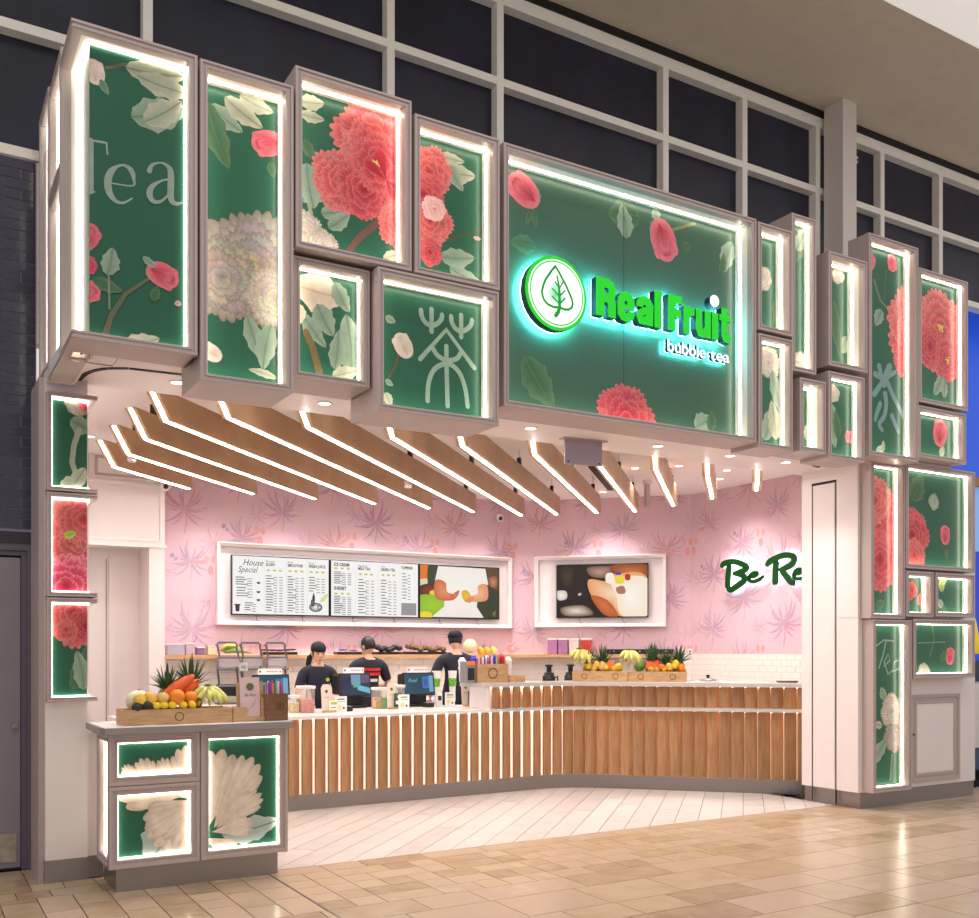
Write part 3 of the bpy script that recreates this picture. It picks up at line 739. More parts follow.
def paint_b5(A):
    q = zz(280, 230, 4.59)
    leaf(A, *q(70,250), -4, 54, 20, c1=(206,190,168), c2=(222,210,190), rib=(190,176,150)); leaf(A, *q(250,240), -60, 32, 9, **GREYLEAF); leaf(A, *q(170,340), -60, 34, 12, **GREYLEAF); leaf(A, *q(100,380), -50, 40, 8, **GREYLEAF)
    leaf(A, *q(330,660), 96, 60, 16, **GREYLEAF); leaf(A, *q(250,640), 84, 40, 9, **GREYLEAF); line(A, [q(120,470), q(150,540), q(180,650)], 3.6, (120,104,66), 3.8)
    leaf(A, *q(240,670), 20, 30, 8, **PALELEAF); leaf(A, *q(90,340), -90, 20, 7, c1=(214,190,160), c2=(226,206,180))
def paint_b6(A):
    q = zz(370, 240, 4.59); c = (150,178,158); w = 2.5
    bud(A, *q(152,485), 13, 120, c1=(204,186,172), c2=(224,206,192)); line(A, [q(132,530), q(110,590), q(85,630)], 1., (110,84,66)); leaf(A, *q(70,350), -20, 12, 4, **GREYLEAF); leaf(A, *q(70,640), -30, 10, 3, **GREYLEAF); leaf(A, *q(70,700), -60, 14, 5, **PALELEAF)
    line(A, [q(282,318), q(282,420)], w, c); line(A, smooth_line([q(234,322), q(238,352), q(256,380), q(282,392), q(308,384), q(328,362), q(330,344)]), w, c)
    line(A, [q(418,345), q(418,446)], w, c); line(A, smooth_line([q(372,350), q(376,380), q(394,408), q(420,420), q(446,408), q(464,388), q(468,368)]), w, c)
    line(A, [q(230,546), q(350,412), q(478,588)], w, c); line(A, smooth_line([q(290,500), q(310,530), q(350,552), q(395,546), q(416,520)]), w, c); line(A, [q(350,488), q(352,620), q(356,762)], w, c)
    line(A, smooth_line([q(264,738), q(268,660), q(290,600), q(330,572), q(370,572), q(410,610), q(436,680), q(448,764)]), w, c)
def paint_b7(A):
    q = zz(480, 120, 2.7)
    bud(A, *q(118,190), 19, 150); leaf(A, *q(145,240), -80, 18, 3, **DARKLEAF); leaf(A, *q(138,245), -110, 16, 3, **DARKLEAF)
    leaf(A, *q(430,260), 190, 40, 16, **DARKLEAF); leaf(A, *q(395,320), 100, 34, 10, **GREYLEAF); leaf(A, *q(150,345), 180, 28, 9, **DARKLEAF)
    line(A, [q(520,296), q(580,280)], 1.6, (126,134,90)); bud(A, *q(495,325), 22, -70); leaf(A, *q(548,340), 10, 10, 5, **DARKLEAF); leaf(A, *q(478,270), 110, 12, 6, **GREYLEAF)
    leaf(A, *q(680,330), -110, 38, 10, **GREYLEAF); leaf(A, *q(650,420), 80, 26, 5, **DARKLEAF)
    leaf(A, *q(120,640), -52, 54, 16, **DARKLEAF); peony(A, *q(395,815), 42, RED, None, .3); leaf(A, *q(580,830), 30, 26, 12, **GREYLEAF); leaf(A, *q(620,840), 80, 22, 7, **DARKLEAF)
def simple(*ops):
    def f(A):
        for o in ops:
            k = o[0]
            if k == 'p': peony(A, o[1], o[2], o[3], o[4], o[5] if len(o) > 5 else None)
            elif k == 'l': leaf(A, o[1], o[2], o[3], o[4], o[5], **(o[6] if len(o) > 6 else GREYLEAF))
            elif k == 'b': bud(A, o[1], o[2], o[3], o[4])
            elif k == 's': line(A, o[1], o[2], o[3])
    return f
def paint_b14(A):
    bud(A, 892, 263, 9, -80); bud(A, 871, 262, 8, 70); line(A, [(874,280),(880,300),(896,318)], 1.2, (120,130,100)); leaf(A, 882, 310, -120, 20, 7, **GREYLEAF); line(A, [(884,300),(886,270)], .6, STEM)
    peony(A, 914, 330, 44, CORAL, None, .5); peony(A, 906, 362, 22, RED, None)
    c = (120,150,150)
    for pts in ([(874,394),(882,382),(888,366)], [(879,366),(881,376),(884,386)], [(890,366),(888,376),(884,386)], [(875,374),(884,378),(895,372)], [(888,384),(894,398),(900,410),(905,422)], [(885,394),(886,404),(884,416),(879,424),(882,430)], [(880,404),(877,412),(875,420)], [(892,416),(895,424),(898,432)]): line(A, smooth_line(pts), 3.2, c, 2.2)
    leaf(A, 876, 452, 30, 14, 4, **PALELEAF); leaf(A, 882, 452, 80, 12, 3, **PALELEAF)
def paint_b21(A):
    c = (140,166,150)
    line(A, [(876,646),(884,640),(893,641)], .9, c); line(A, [(886,641),(883,655),(879,668)], 1., c); line(A, [(884,666),(890,660),(888,654),(884,662),(888,674),(893,670)], .9, c); line(A, [(899,660),(894,662),(893,672),(899,668),(901,660),(901,674),(905,672)], .9, c)
    peony(A, 892, 712, 20, PALE, None); peony(A, 894, 738, 17, CREAM, None); leaf(A, 884, 700, 110, 14, 5, **GREYLEAF); leaf(A, 886, 740, 230, 34, 7, **GREYLEAF); line(A, [(892,755),(890,780)], 1.2, (120,140,110)); leaf(A, 882, 726, 170, 12, 4, **PALELEAF)

# ---- the boxes over the opening (x left, x right, z bottom, z top, front plane)
corner_box('tall open-cornered box printed Tea with rosebuds at the left end', (.79, 5.87), 3.28, .69, .50, 1.765, .11, paint=paint_b1, seed=11)
def vb(label, x0, x1, z0, z1, Y, paint, seed, d=.17, back=None, panel=None):
    return vitrine(label, (x0+x1)/2, Y, z0, x1-x0, z1-z0, d, back or (6.34-Y), paint=paint, seed=seed, panel=panel)
vb('tall narrow box with a big cream peony and one red bud', 1.497, 2.07, 3.143, 5.042, 5.88, paint_b2, 12)
vb('box with the large red peony bloom in the top row', 2.09, 2.892, 4.06, 5.19, 5.90, paint_b3, 13)
vb('box with the cut-off coral bloom and pale leaves left of the sign', 2.914, 3.575, 4.06, 5.118, 5.90, paint_b4, 14)
vb('small box of grey-green leaves tucked under the red peony', 2.10, 2.622, 3.265, 4.035, 5.97, paint_b5, 15, .12)
vb('box with the large tea character drawn in pale strokes', 2.638, 3.556, 3.11, 4.04, 5.88, paint_b6, 16)
SIGNBOX = vb('wide sign box carrying the green shop name', 3.668, 6.155, 3.29, 5.17, 6.0, paint_b7, 17, .20, panel=mat('sign_green_haze', (62, 98, 78), .32, spec=.35, noise=.04, nscale=2))  # greyer than the other panels: reflected haze is put into the colour
bx('panel_joint', mat('panel_joint_green', (30, 70, 50), .4), SIGNBOX, -.012, -.006, .1985, .2005, .07, 1.81)
vb('small upper box directly right of the sign, white petal at its edge', 6.176, 6.585, 4.25, 5.157, 6.0, simple(('p',762,278,14,PALE), ('l',776,330,80,60,10,DARKLEAF)), 18, .15)
vb('small lower box directly right of the sign with pale drooping petals', 6.19, 6.60, 3.262, 4.225, 6.01, simple(('p',768,362,18,PALE),('l',772,370,-70,50,8,GREYLEAF),('l',764,440,70,40,10,GREYLEAF),('l',776,440,100,40,9,PALELEAF)), 19, .11)
vb('slim tallest box right of the sign with white petals at its foot', 6.60, 6.905, 3.97, 5.335, 6.02, simple(('l',792,262,70,40,10,DARKLEAF),('l',796,250,60,30,8,GREYLEAF),('p',800,366,17,PALE),('p',795,372,14,CREAM)), 20, .10)
vb('box beside the column with a pale round petal at the top', 7.04, 7.555, 4.075, 5.09, 6.0, simple(('p',838,275,10,PALE),('l',840,352,60,20,8,GREYLEAF),('l',834,300,-80,60,7,DARKLEAF)), 21, .19)
vb('narrow nearly empty box low beside the column', 6.70, 7.03, 3.285, 3.925, 6.02, simple(('l',806,440,80,20,5,PALELEAF)), 22, .18)
vb('small box with a white bud above a green leaf and red edge', 7.05, 7.53, 3.255, 4.03, 6.01, simple(('p',833,393,10,PALE),('l',832,404,-84,44,8,GREYLEAF),('b',850,437,8,180),('l',838,440,100,30,6,DARKLEAF)), 23, .11)
vb('tall right-hand box with coral bloom and brushed tea character', 7.703, 8.42, 3.36, 5.43, 6.1, paint_b14, 24, .14)
vb('box with the large red bloom at the upper right end', 8.50, 9.275, 3.97, 5.28, 6.15, simple(('l',934,395,60,30,6,GREYLEAF),('p',940,330,46,CORAL,(216,190,90)),('p',930,346,26,RED),('p',948,360,24,RED,(216,190,90)),('l',944,398,90,20,5,GREYLEAF)), 25, .10)
vb('small square box with a single red tulip bud', 8.515, 9.275, 3.435, 3.945, 6.17, simple(('s',[(940,452),(941,440)],1.,STEM),('b',940,433,14,80),('l',940,456,60,12,4,PALELEAF)), 26, .12)
# ---- boxes on the right pier
def vp(label, x0, x1, z0, z1, paint, seed, d=.13, Y=6.31):
    return vitrine(label, (x0+x1)/2, Y, z0, x1-x0, z1-z0, d, .13, paint=paint, seed=seed, body=True)
PROF_P = PROF
vp('tall narrow pier box filled with a deep red bloom', 8.0, 8.505, 1.855, 3.385, simple(('p',878,520,40,RED,(220,190,110)),('p',880,560,34,RED),('p',874,500,26,CORAL),('l',876,606,20,14,5,DARKLEAF)), 31, .115)
vp('large pier box with red petals at left and a floating bud', 8.52, 9.64, 2.36, 3.41, simple(('l',912,500,60,30,12,DARKLEAF),('p',934,502,9,((150,170,150),(176,190,172),(140,160,140))),('p',912,535,28,RED),('p',914,555,18,CORAL),('b',945,535,10,90),('l',946,548,-80,12,3,DARKLEAF)), 32, .115)
vp('small pale pier box with a splash of red petals', 8.525, 8.95, 1.88, 2.335, simple(('p',912,590,9,RED),('p',920,600,6,CORAL),('p',910,596,5,RED)), 33, .115)
vp('small pier box with yellow-green leaves', 8.985, 9.63, 1.89, 2.335, simple(('l',938,586,30,16,4,dict(c1=(150,176,90),c2=(200,214,140),rib=(130,150,80))),('l',942,592,100,12,4,dict(c1=(150,176,90),c2=(200,214,140),rib=(130,150,80))),('l',938,600,-40,12,4),('l',944,604,-90,12,3,DARKLEAF)), 34, .115)
vp('tall low pier box with scripted Tea and a white flower', 8.03, 8.605, .165, 1.845, paint_b21, 35, .115)
vp('wide low pier box with a pale bud and stem', 8.635, 9.635, 1.265, 1.86, simple(('s',[(932,622),(934,640),(930,656)],1.2,(90,120,80)),('s',[(918,643),(945,642)],.6,(120,150,130)),('b',950,656,9,80),('p',924,672,10,PALE),('l',940,660,40,14,4,DARKLEAF)), 36, .115)
# ---- side of the bulkhead at the left, facing away from the shop
def vs_(label, y0, y1, z0, z1, X=.80): vitrine(label, X, (y0+y1)/2, z0, y1-y0, z1-z0, .10, .15, rotz=-math.pi/2, led=True)
vs_('upper side-facing box behind the Tea corner box', 6.39, 6.98, 4.46, 5.16); vs_('lower side-facing box behind the Tea corner box', 6.39, 6.98, 3.30, 4.44)
vs_('rearmost side-facing box beside the dark tiled wall', 7.0, 7.5, 3.40, 5.22)
# ---- open-cornered boxes on the left pier
PR2 = tuple((i*.62, n*.55) for i, n in PROF)
PK = ((170,30,60), (226,84,110), (240,150,160))
for lab, ya, yb, pf, sd in (('uppermost open-cornered box on the left pier, green with a bent stem', 390.5, 490, simple(('p',78,404,14,PALE),('b',86,404,9,90),('l',70,420,-20,24,9,GREYLEAF),('s',[(79,430),(74,445),(72,462),(78,482)],2.6,(170,182,160)),('l',60,486,20,26,8,PALELEAF),('l',74,484,60,20,7,PALELEAF)), 41),
                          ('middle open-cornered box on the left pier, filled with pink petals', 491.5, 596, simple(('p',80,540,52,CORAL),('p',66,588,40,PK),('p',84,520,30,CORAL),('l',64,536,20,12,4,dict(c1=(150,190,60),c2=(190,214,90),rib=(120,150,50)))), 42),
                          ('lowest open-cornered box on the left pier, coral petals over green', 597.5, 702, simple(('p',74,612,36,CORAL),('p',86,626,18,RED),('p',66,630,12,CORAL),('l',72,690,70,50,9,DARKLEAF),('l',84,690,100,40,8,GREYLEAF)), 43)):
    Yv = 7.05; z1 = at_y(50, ya, Yv).z; z0 = at_y(50, yb, Yv).z
    corner_box(lab, (1.115, Yv), z0, .315, .42, z1-z0, .06, mirror=True, paint=pf, seed=sd, prof=PR2)
# ================================================================== CEILING FINS AND LAMPS
M_FIN = mat('fin_timber', (184, 148, 112), .33, noise=.14, nscale=3, stretch=(1,1,1), rand=.08)
M_FINLED = mat('fin_led', (255, 247, 242), .5, emit=38)
FC = [8.24, 7.53, 6.8, 6.05, 5.32, 4.69, 3.96, 3.3, 2.56, 1.87, 1.16, .49, -.2]
ordn = ('first', 'second', 'third', 'fourth', 'fifth', 'sixth', 'seventh', 'eighth', 'ninth', 'tenth', 'eleventh', 'twelfth', 'thirteenth')
for k, c in enumerate(FC):
    xs = max(1.72, 7.42-c); xe = min(10.9-c, 8.05, (17.8-c)/2)
    L = (xe-xs)/S2
    f = thing('ceiling_fin', f'lit timber ceiling fin, {ordn[k]} counting from the left', 'ceiling fin', (xs, xs+c, 3.30), math.pi/4, 'timber fins under the shop ceiling')
    th = .05; h = .215
    prof = [(0,0),(L,0),(L-.06,h),(-.22,h)]
    mb = MB(); n = 4
    mb.v = [(x,-th,z) for x, z in prof]+[(x,th,z) for x, z in prof]
    mb.f = [(0,1,2,3),(7,6,5,4)]+[(i,(i+1)%4+4-0 if False else i+4,(i+1)%4+4,(i+1)%4) for i in range(4)]
    mb.build('board', M_FIN, f)
    bx('led_strip', M_FINLED, f, .004, L-.02, -.015, .015, -.004, 0)
    mb = MB(); e = Vector((-.22, 0, h)).normalized(); nn = Vector((-e.z, 0, e.x))*-1
    o_ = Vector((-e.z, 0, e.x)) if (-e.z) < 0 else Vector((e.z, 0, -e.x))
    p0 = e*.004; p1 = e*(math.hypot(.22, h)-.01)
    v = []
    for off in (0., .004):
        for p in (p0, p1):
            for s_ in (-.015, .015): v.append(tuple(p+o_*off+Vector((0, s_, 0))))
    mb.v = v; mb.f = [(0,1,3,2),(4,5,7,6),(0,1,5,4),(2,3,7,6),(0,2,6,4),(1,3,7,5)]
    mb.build('led_strip', M_FINLED, f)
    for u in ([.12, L*.5, L-.35] if L > 1.5 else [.1, L-.25]):
        bx('hanger', M_DARK, f, u-.028, u+.028, -.02, .02, h, h+.10); bx('hanger_rod', M_WHITE, f, u-.012, u+.012, -.008, .008, h+.10, ZC-3.30)
# recessed downlights in the soffit and the shop ceiling
M_LENS = mat('downlight_lens', (255, 244, 230), .4, emit=8)
ln = 0
def downlight(p, label, power=0., col=(1,.95,.92)):
    t = thing('downlight', label, 'downlight', tuple(p), 0, 'recessed downlights')
    MB().lathe([(.058,0),(.058,-.006),(.046,-.008),(.044,0)], 20, cap=False).build('trim_ring', M_WHITE, t, smooth=True)
    MB().lathe([(.0445,-.004),(.0445,-.003)], 20).build('lens', M_LENS, t)
    if power:
        ld = bpy.data.lights.new('downlight_lamp', 'SPOT'); ld.energy = power; ld.spot_size = math.radians(110); ld.spot_blend = .8; ld.shadow_soft_size = .04; ld.color = col
        lo = bpy.data.objects.new('lamp', ld); COL.objects.link(lo); lo.parent = t; lo.location = (0,0,-.02)
sp = [(178,382),(324.5,403),(530.6,428),(658,445.6),(730,455.5),(786,462)]
for k, (a, b) in enumerate(sp): downlight(at_z(a, b, SOF), f'round soffit downlight, {ordn[k]} from the left along the shutter track', 60)
for k, (a, b) in enumerate([(679,465.6),(725.5,463),(727,470),(635,468)]): downlight(at_z(a, b, ZC), ('round ceiling downlight left of the last two fins', 'round ceiling downlight near the second last fin, upper of two', 'round ceiling downlight near the second last fin, lower of two', 'round ceiling downlight right of the black slot diffuser')[k], 60)
# working lamps above the counter and along the back wall, hidden above the fins
for k in range(5): downlight((3.2+k*.95, 11.45, ZC), f'round ceiling downlight washing the menu wall, {ordn[k]} from the partition', 110)
downlight((8.15, 10.75, ZC), 'round ceiling downlight washing the corner screen wall', 110); downlight((8.8, 9.2, ZC), 'round ceiling downlight washing the lettered side wall', 90)
downlight((1.6, 10.6, ZC), 'round ceiling downlight in front of the white partition', 90)
# small white spot heads, bracket and slot diffuser
for px, py, lab in ((132, 462, 'small white spot head hanging by the leftmost fins'), (408, 488, 'small white spot head hanging by the middle fins')):
    p = at_z(px, py, 3.28); t = thing('spot_head', lab, 'spotlight', tuple(p))
    MB().lathe([(.035,0),(.04,.01),(.04,.12),(.03,.13)], 14).build('head', M_WHITE, t, smooth=False); MB().lathe([(.012,.13),(.012,ZC-3.28)], 8).build('stem', M_WHITE, t)
p = at_z(647, 507, 3.36); t = thing('hanging_sensor', 'thin white bar hanging from the ceiling before the corner wall', 'sensor', (p.x, p.y, 3.36)); bx('bar', M_FRAME, t, -.03, .03, -.02, .02, 0, .29); bx('mounting_plate', M_WHITE, t, -.045, .045, -.03, .03, .29, .34)
a, b = at_z(591, 466, ZC), at_z(611, 490, ZC); d_ = (b-a); t = thing('slot_diffuser', 'black linear air diffuser set in the shop ceiling', 'diffuser', tuple(a), math.atan2(d_.y, d_.x))
bx('slot', M_BLACK, t, 0, d_.length, -.04, .04, -.006, 0); bx('centre_blade', M_DARK, t, 0, d_.length, -.006, .006, -.012, -.006)
# grey plate hanging from the soffit edge
t = thing('hanging_plate', 'blank lavender-grey plate hanging from the soffit', 'plate', (4.87, 6.96, SOF)); t.rotation_euler = (0, 0, math.radians(-8))
bx('plate', mat('lavender_plate', (176, 164, 186), .4), t, 0, .36, 0, .02, -.22, -.01); bx('ceiling_flange', M_FRAME, t, -.03, .40, -.03, .06, -.01, 0)
for x in (.03, .33): MB().lathe([(.008,0),(.008,.006)], 8).xform(Matrix.Translation((x,-.001,-.2)) @ Matrix.Rotation(math.pi/2,4,'X')).build('screw', M_DARK, t)
# dome cameras
for p, lab in ((at_y(165.5, 486, 11.44), 'black and white dome camera on the corner of the white partition'), (at_y(499.5, 518, 12.13), 'white dome camera on the pink wall above the menu screens')):
    t = thing('dome_camera', lab, 'camera', tuple(p)); MB().ell((0,0,0), (.06,.05,.06)).build('housing', M_WHITE, t, smooth=True); MB().ell((-.005,-.035,-.01), (.03,.03,.03), 12, 8).build('lens', M_DARK, t, smooth=True)

# ================================================================== SCREENS
M_SCR = print_mat('screen_print', .3, emit=.92, grain=0); M_BEZ = mat('screen_bezel', (14, 18, 30), .3)
def frame_box(label, w, h, loc, rotz, d=.10, fw=.05):
    t = thing('screen_frame', label, 'frame', loc, rotz)
    MB().rings([rect(i, y, w, h) for i, y in ((0,0),(0,-d),(fw*.35,-d),(fw*.4,-d+.01),(fw,-d+.03),(fw,-.004))]).build('border', M_WHITE, t, bevel=.003)
    bx('backing', mat('pale_backing', (226, 218, 218), .5), t, -w/2+.01, w/2-.01, -.006, 0, .01, h-.01); return t
def screen(label, w, h, loc, rotz, paint, seed=1):
    t = thing('display_screen', label, 'screen', loc, rotz, 'wall screens'); bx('bezel', M_BEZ, t, -w/2, w/2, -.05, 0, 0, h, bevel=.004)
    A = Art((-w/2+.012, w/2-.012, .014, h-.012), None, step=.00002, seed=seed); A.w = w-.024; A.h = h-.026; A.x0 = -w/2+.012; A.z0 = .014; paint(A)
    A.build('picture', t, lambda x, z, o: (x, -.051-o, z), M_SCR)
    for x in (-w*.25, w*.22): MB().tube([(x,-.02,0),(x+.01,-.02,-.06),(x+.05,-.025,-.075)], .006, 6).build('cable', mat('grey_cable', (150,140,150), .5), t)
    return t
def Q(A, u, v): return (A.x0+A.w*u, A.z0+A.h*(1-v))
def full(A, col): A.poly([Q(A,0,0),Q(A,1,0),Q(A,1,1),Q(A,0,1)], col)
INK = (40,40,44); GRN = (190,200,40); GRY = (110,108,112)
def rows(A, u0, u1, v0, v1, n, cols=2):
    q = A.rnd
    for r in range(n):
        v = v0+(v1-v0)*r/max(n-1, 1); a = u0+.0; L = (u1-u0)
        A.stroke([Q(A, u0, v-.012), Q(A, u0+L*q.uniform(.25,.5), v-.012)], .0026*2, (70,70,74), caps=False)
        for c in range(cols): A.stroke([Q(A, u0+L*(.42+.3*c), v+.012), Q(A, u0+L*(.42+.3*c)+L*.2, v+.012)], .004, GRY, caps=False)
def head(A, u0, u1, v, t1, t2):
    x, z = Q(A, u0, v); A.text(t1, x, z, .034, INK, shear=.3); A.text(t2, x, z-.045, .05, INK, off=.0015, sx=.82)
    for c in range(3):
        a, b = Q(A, u0+(u1-u0)*(.05+.33*c), v+.14); A.stroke([(a, b), (a+.04, b)], .011, GRN, caps=False)
def menu1(A):
    full(A, (250,248,246))
    x, z = Q(A, .10, .16); A.text('House', x, z, .115, INK, shear=.35, sx=.85); x, z = Q(A, .05, .28); A.text('Special', x, z, .105, INK, shear=.35, sx=.85)
    rows(A, .03, .30, .38, .50, 4, 1); rows(A, .04, .30, .56, .70, 4, 1); rows(A, .12, .30, .82, .94, 4, 1)
    for v in (.44,.60,.74): a, b = Q(A, .24, v); A.poly([(a,b),(a+.05,b),(a+.04,b-.025),(a+.01,b-.025)], (50,50,54))
    a, b = Q(A, .025, .84); A.poly([(a,b),(a+.06,b),(a+.052,b-.085),(a+.008,b-.085)], (80,40,30), (50,30,30)); A.stroke([(a-.005,b),(a+.065,b)], .006, INK)
    for k, (u, t1, t2) in enumerate(((.335,'Brewed','SLUSH'), (.56,'Fresh','SMOOTHIE'), (.785,'Fresh','FRESH JUICE'))):
        head(A, u, u+.19, .09, t1, t2); rows(A, u, u+.19, .34, .94 if k < 2 else .58, 14 if k < 2 else 6)
    for u in (.32, .545, .77): A.stroke([Q(A,u,.05),Q(A,u,.95)], .001, (200,198,198), caps=False)
    a, b = Q(A, .86, .86); A.disc(a, b, .06, (250,248,246), INK, rx=.09, n=18); A.disc(a+.05, b, .03, (240,240,230), INK, n=12); A.leaf(a-.04, b+.04, 1.5, .15, .02, INK, (90,90,90), INK); A.disc(a-.04, b+.06, .05, (120,120,110), INK, rx=.028)
    a, b = Q(A, .97, .68); A.leaf(a-.08, b-.06, .8, .16, .03, (220,226,140), (230,234,180), (200,206,100))
def menu2(A):
    full(A, (250,248,246)); x, z = Q(A, .03, .10); A.text('ICE CREAM', x, z, .06, INK, off=.002, sx=.72); rows(A, .03, .24, .22, .42, 7, 2)
    x, z = Q(A, .03, .53); A.text('SHERBET', x, z, .06, INK, off=.002, sx=.72); rows(A, .03, .24, .66, .96, 10, 2)
    for v in (.14, .60):
        for c in range(3): a, b = Q(A, .035+.07*c, v); A.stroke([(a,b),(a+.04,b)], .011, GRN, caps=False)
    head(A, .30, .49, .09, 'Signature', 'MILK TEA'); rows(A, .30, .50, .34, .95, 12, 2); head(A, .56, .75, .09, 'Fruit', 'GREEN TEA'); rows(A, .56, .76, .34, .95, 12, 2)
    x, z = Q(A, .80, .10); A.text('TOPPINGS', x, z, .05, INK, off=.002, sx=.72); rows(A, .81, .97, .2, .66, 9, 1)
    a, b = Q(A, .80, .74); c, d = Q(A, .98, .97); A.poly([(a,b),(c,b),(c,d),(a,d)], (150,150,154))
    for u in (.27, .53, .785): A.stroke([Q(A,u,.05),Q(A,u,.95)], .001, (200,198,198), caps=False)
def blob(A, pts, col, c2=None):
    n = len(pts); out = []
    for i in range(n):
        a, b, c, d = pts[i-1], pts[i], pts[(i+1) % n], pts[(i+2) % n]
        for k in range(5):
            t = k/5; out.append(tuple(.5*(2*b[j]+(c[j]-a[j])*t+(2*a[j]-5*b[j]+4*c[j]-d[j])*t*t+(3*b[j]-a[j]-3*c[j]+d[j])*t**3) for j in (0, 1)))
    A.poly([Q(A,*p) for p in out], col, c2)
def pic3(A):
    full(A, (54,60,34)); blob(A, [(0,0),(.13,0),(.13,.28),(0,.28)], (226,120,30)); blob(A, [(0,.28),(.13,.28),(.13,.42),(0,.42)], (226,214,170)); blob(A, [(.10,0),(.22,0),(.2,.45),(.10,.42)], (52,64,40)); blob(A, [(0,.4),(.22,.36),(.26,.6),(0,.62)], (150,50,24), (60,30,20)); blob(A, [(.12,.5),(.24,.46),(.26,.56),(.14,.58)], (236,206,40))
    blob(A, [(0,.58),(.32,.64),(.30,.9),(0,.95)], (160,206,40), (140,190,30)); blob(A, [(0,.9),(.12,.9),(.14,1),(0,1)], (240,214,50)); blob(A, [(.82,0),(1,0),(1,.4),(.9,.42),(.82,.25)], (92,70,44)); blob(A, [(.86,.2),(.97,.16),(.98,.35),(.9,.42)], (214,140,96), (120,80,50)); blob(A, [(.9,.55),(.95,.55),(.96,.95),(.9,.9)], (190,170,110), (70,70,40)); blob(A, [(.74,.42),(.95,.42),(.95,.85),(.74,.9)], (46,56,40), (56,62,40))
    A.poly([Q(A,*p_) for p_ in ((.22,.01),(.82,.02),(.86,.33),(.74,.36),(.71,.78),(.80,.99),(.14,.99),(.29,.84),(.31,.42),(.18,.29))], (252,246,238), (248,238,228))
    blob(A, [(.19,.28),(.31,.32),(.33,.5),(.44,.56),(.40,.66),(.22,.66),(.17,.52)], (232,150,104), (206,104,60)); blob(A, [(.38,.58),(.48,.46),(.47,.56),(.42,.64)], (226,130,96), (206,90,60))
    blob(A, [(.73,.36),(.84,.34),(.85,.62),(.72,.68),(.62,.66),(.62,.58),(.72,.52)], (244,186,146), (232,150,106)); blob(A, [(.52,.48),(.58,.46),(.63,.56),(.62,.66),(.56,.68),(.52,.58)], (240,200,50), (230,170,40)); blob(A, [(.55,.66),(.64,.58),(.68,.62),(.62,.7)], (232,146,104))
def pic4(A):
    full(A, (24,14,8)); blob(A, [(.35,.05),(.62,.05),(.55,.25),(.38,.22)], (190,150,130), (110,80,70)); blob(A, [(.6,.02),(1,.02),(1,.3),(.7,.25)], (206,116,54), (130,60,24))
    blob(A, [(.36,.28),(.55,.32),(.62,.2),(.98,.22),(1,.98),(.68,.98),(.62,.8),(.45,.72),(.36,.5)], (250,220,190), (236,160,100)); blob(A, [(.62,.3),(1,.28),(1,.98),(.72,.98),(.66,.6)], (255,250,240), (252,232,206)); blob(A, [(.38,.6),(.56,.68),(.68,.98),(.52,.95)], (216,116,60), (190,90,40))
    blob(A, [(.55,.18),(.63,.18),(.63,.36),(.55,.34)], (250,240,224)); blob(A, [(.65,.23),(.74,.22),(.74,.36),(.66,.36)], (244,214,50)); blob(A, [(.66,.16),(.71,.16),(.71,.2),(.66,.2)], (60,40,190)); blob(A, [(.76,.2),(.81,.2),(.81,.3),(.76,.3)], (190,40,30)); blob(A, [(.66,.45),(.74,.42),(.76,.55),(.68,.56)], (170,120,90))
    blob(A, [(.0,.5),(.1,.5),(.11,.64),(.03,.68),(0,.62)], (250,244,236), (214,200,186)); blob(A, [(.05,.82),(.3,.78),(.4,.96),(.1,.98)], (240,226,206), (110,84,60)); blob(A, [(.04,.05),(.2,.05),(.16,.4),(.06,.35)], (70,56,30), (36,26,14)); blob(A, [(.24,.55),(.27,.54),(.27,.58),(.24,.59)], (200,200,190))
frame_box('long white recessed frame around the three menu screens', 4.25, 1.02, ((3.285+7.535)/2, YB-.001, 1.86), 0)
for k, (lab, pf) in enumerate((('white menu screen headed House Special, leftmost on the back wall', menu1), ('white menu screen with ice cream and tea lists, middle of three', menu2), ('screen showing a person in white holding a lemon', pic3))):
    screen(lab, 1.28, .745, (3.46+.645+1.292*k, YB-.03, 1.985), 0, pf, 60+k)
px_ = (at_d(536,557,DC-.01)+at_d(666,553.4,DC-.01))/2
frame_box('square white recessed frame on the diagonal corner wall', 1.86, 1.01, (px_.x, px_.y, 1.875), -math.pi/4)
px_ = (at_d(556.5,564,DC-.05)+at_d(649,563,DC-.05))/2
screen('single screen with a blurred orange close-up on the corner wall', 1.30, .76, (px_.x, px_.y, 2.005), -math.pi/4, pic4, 70)

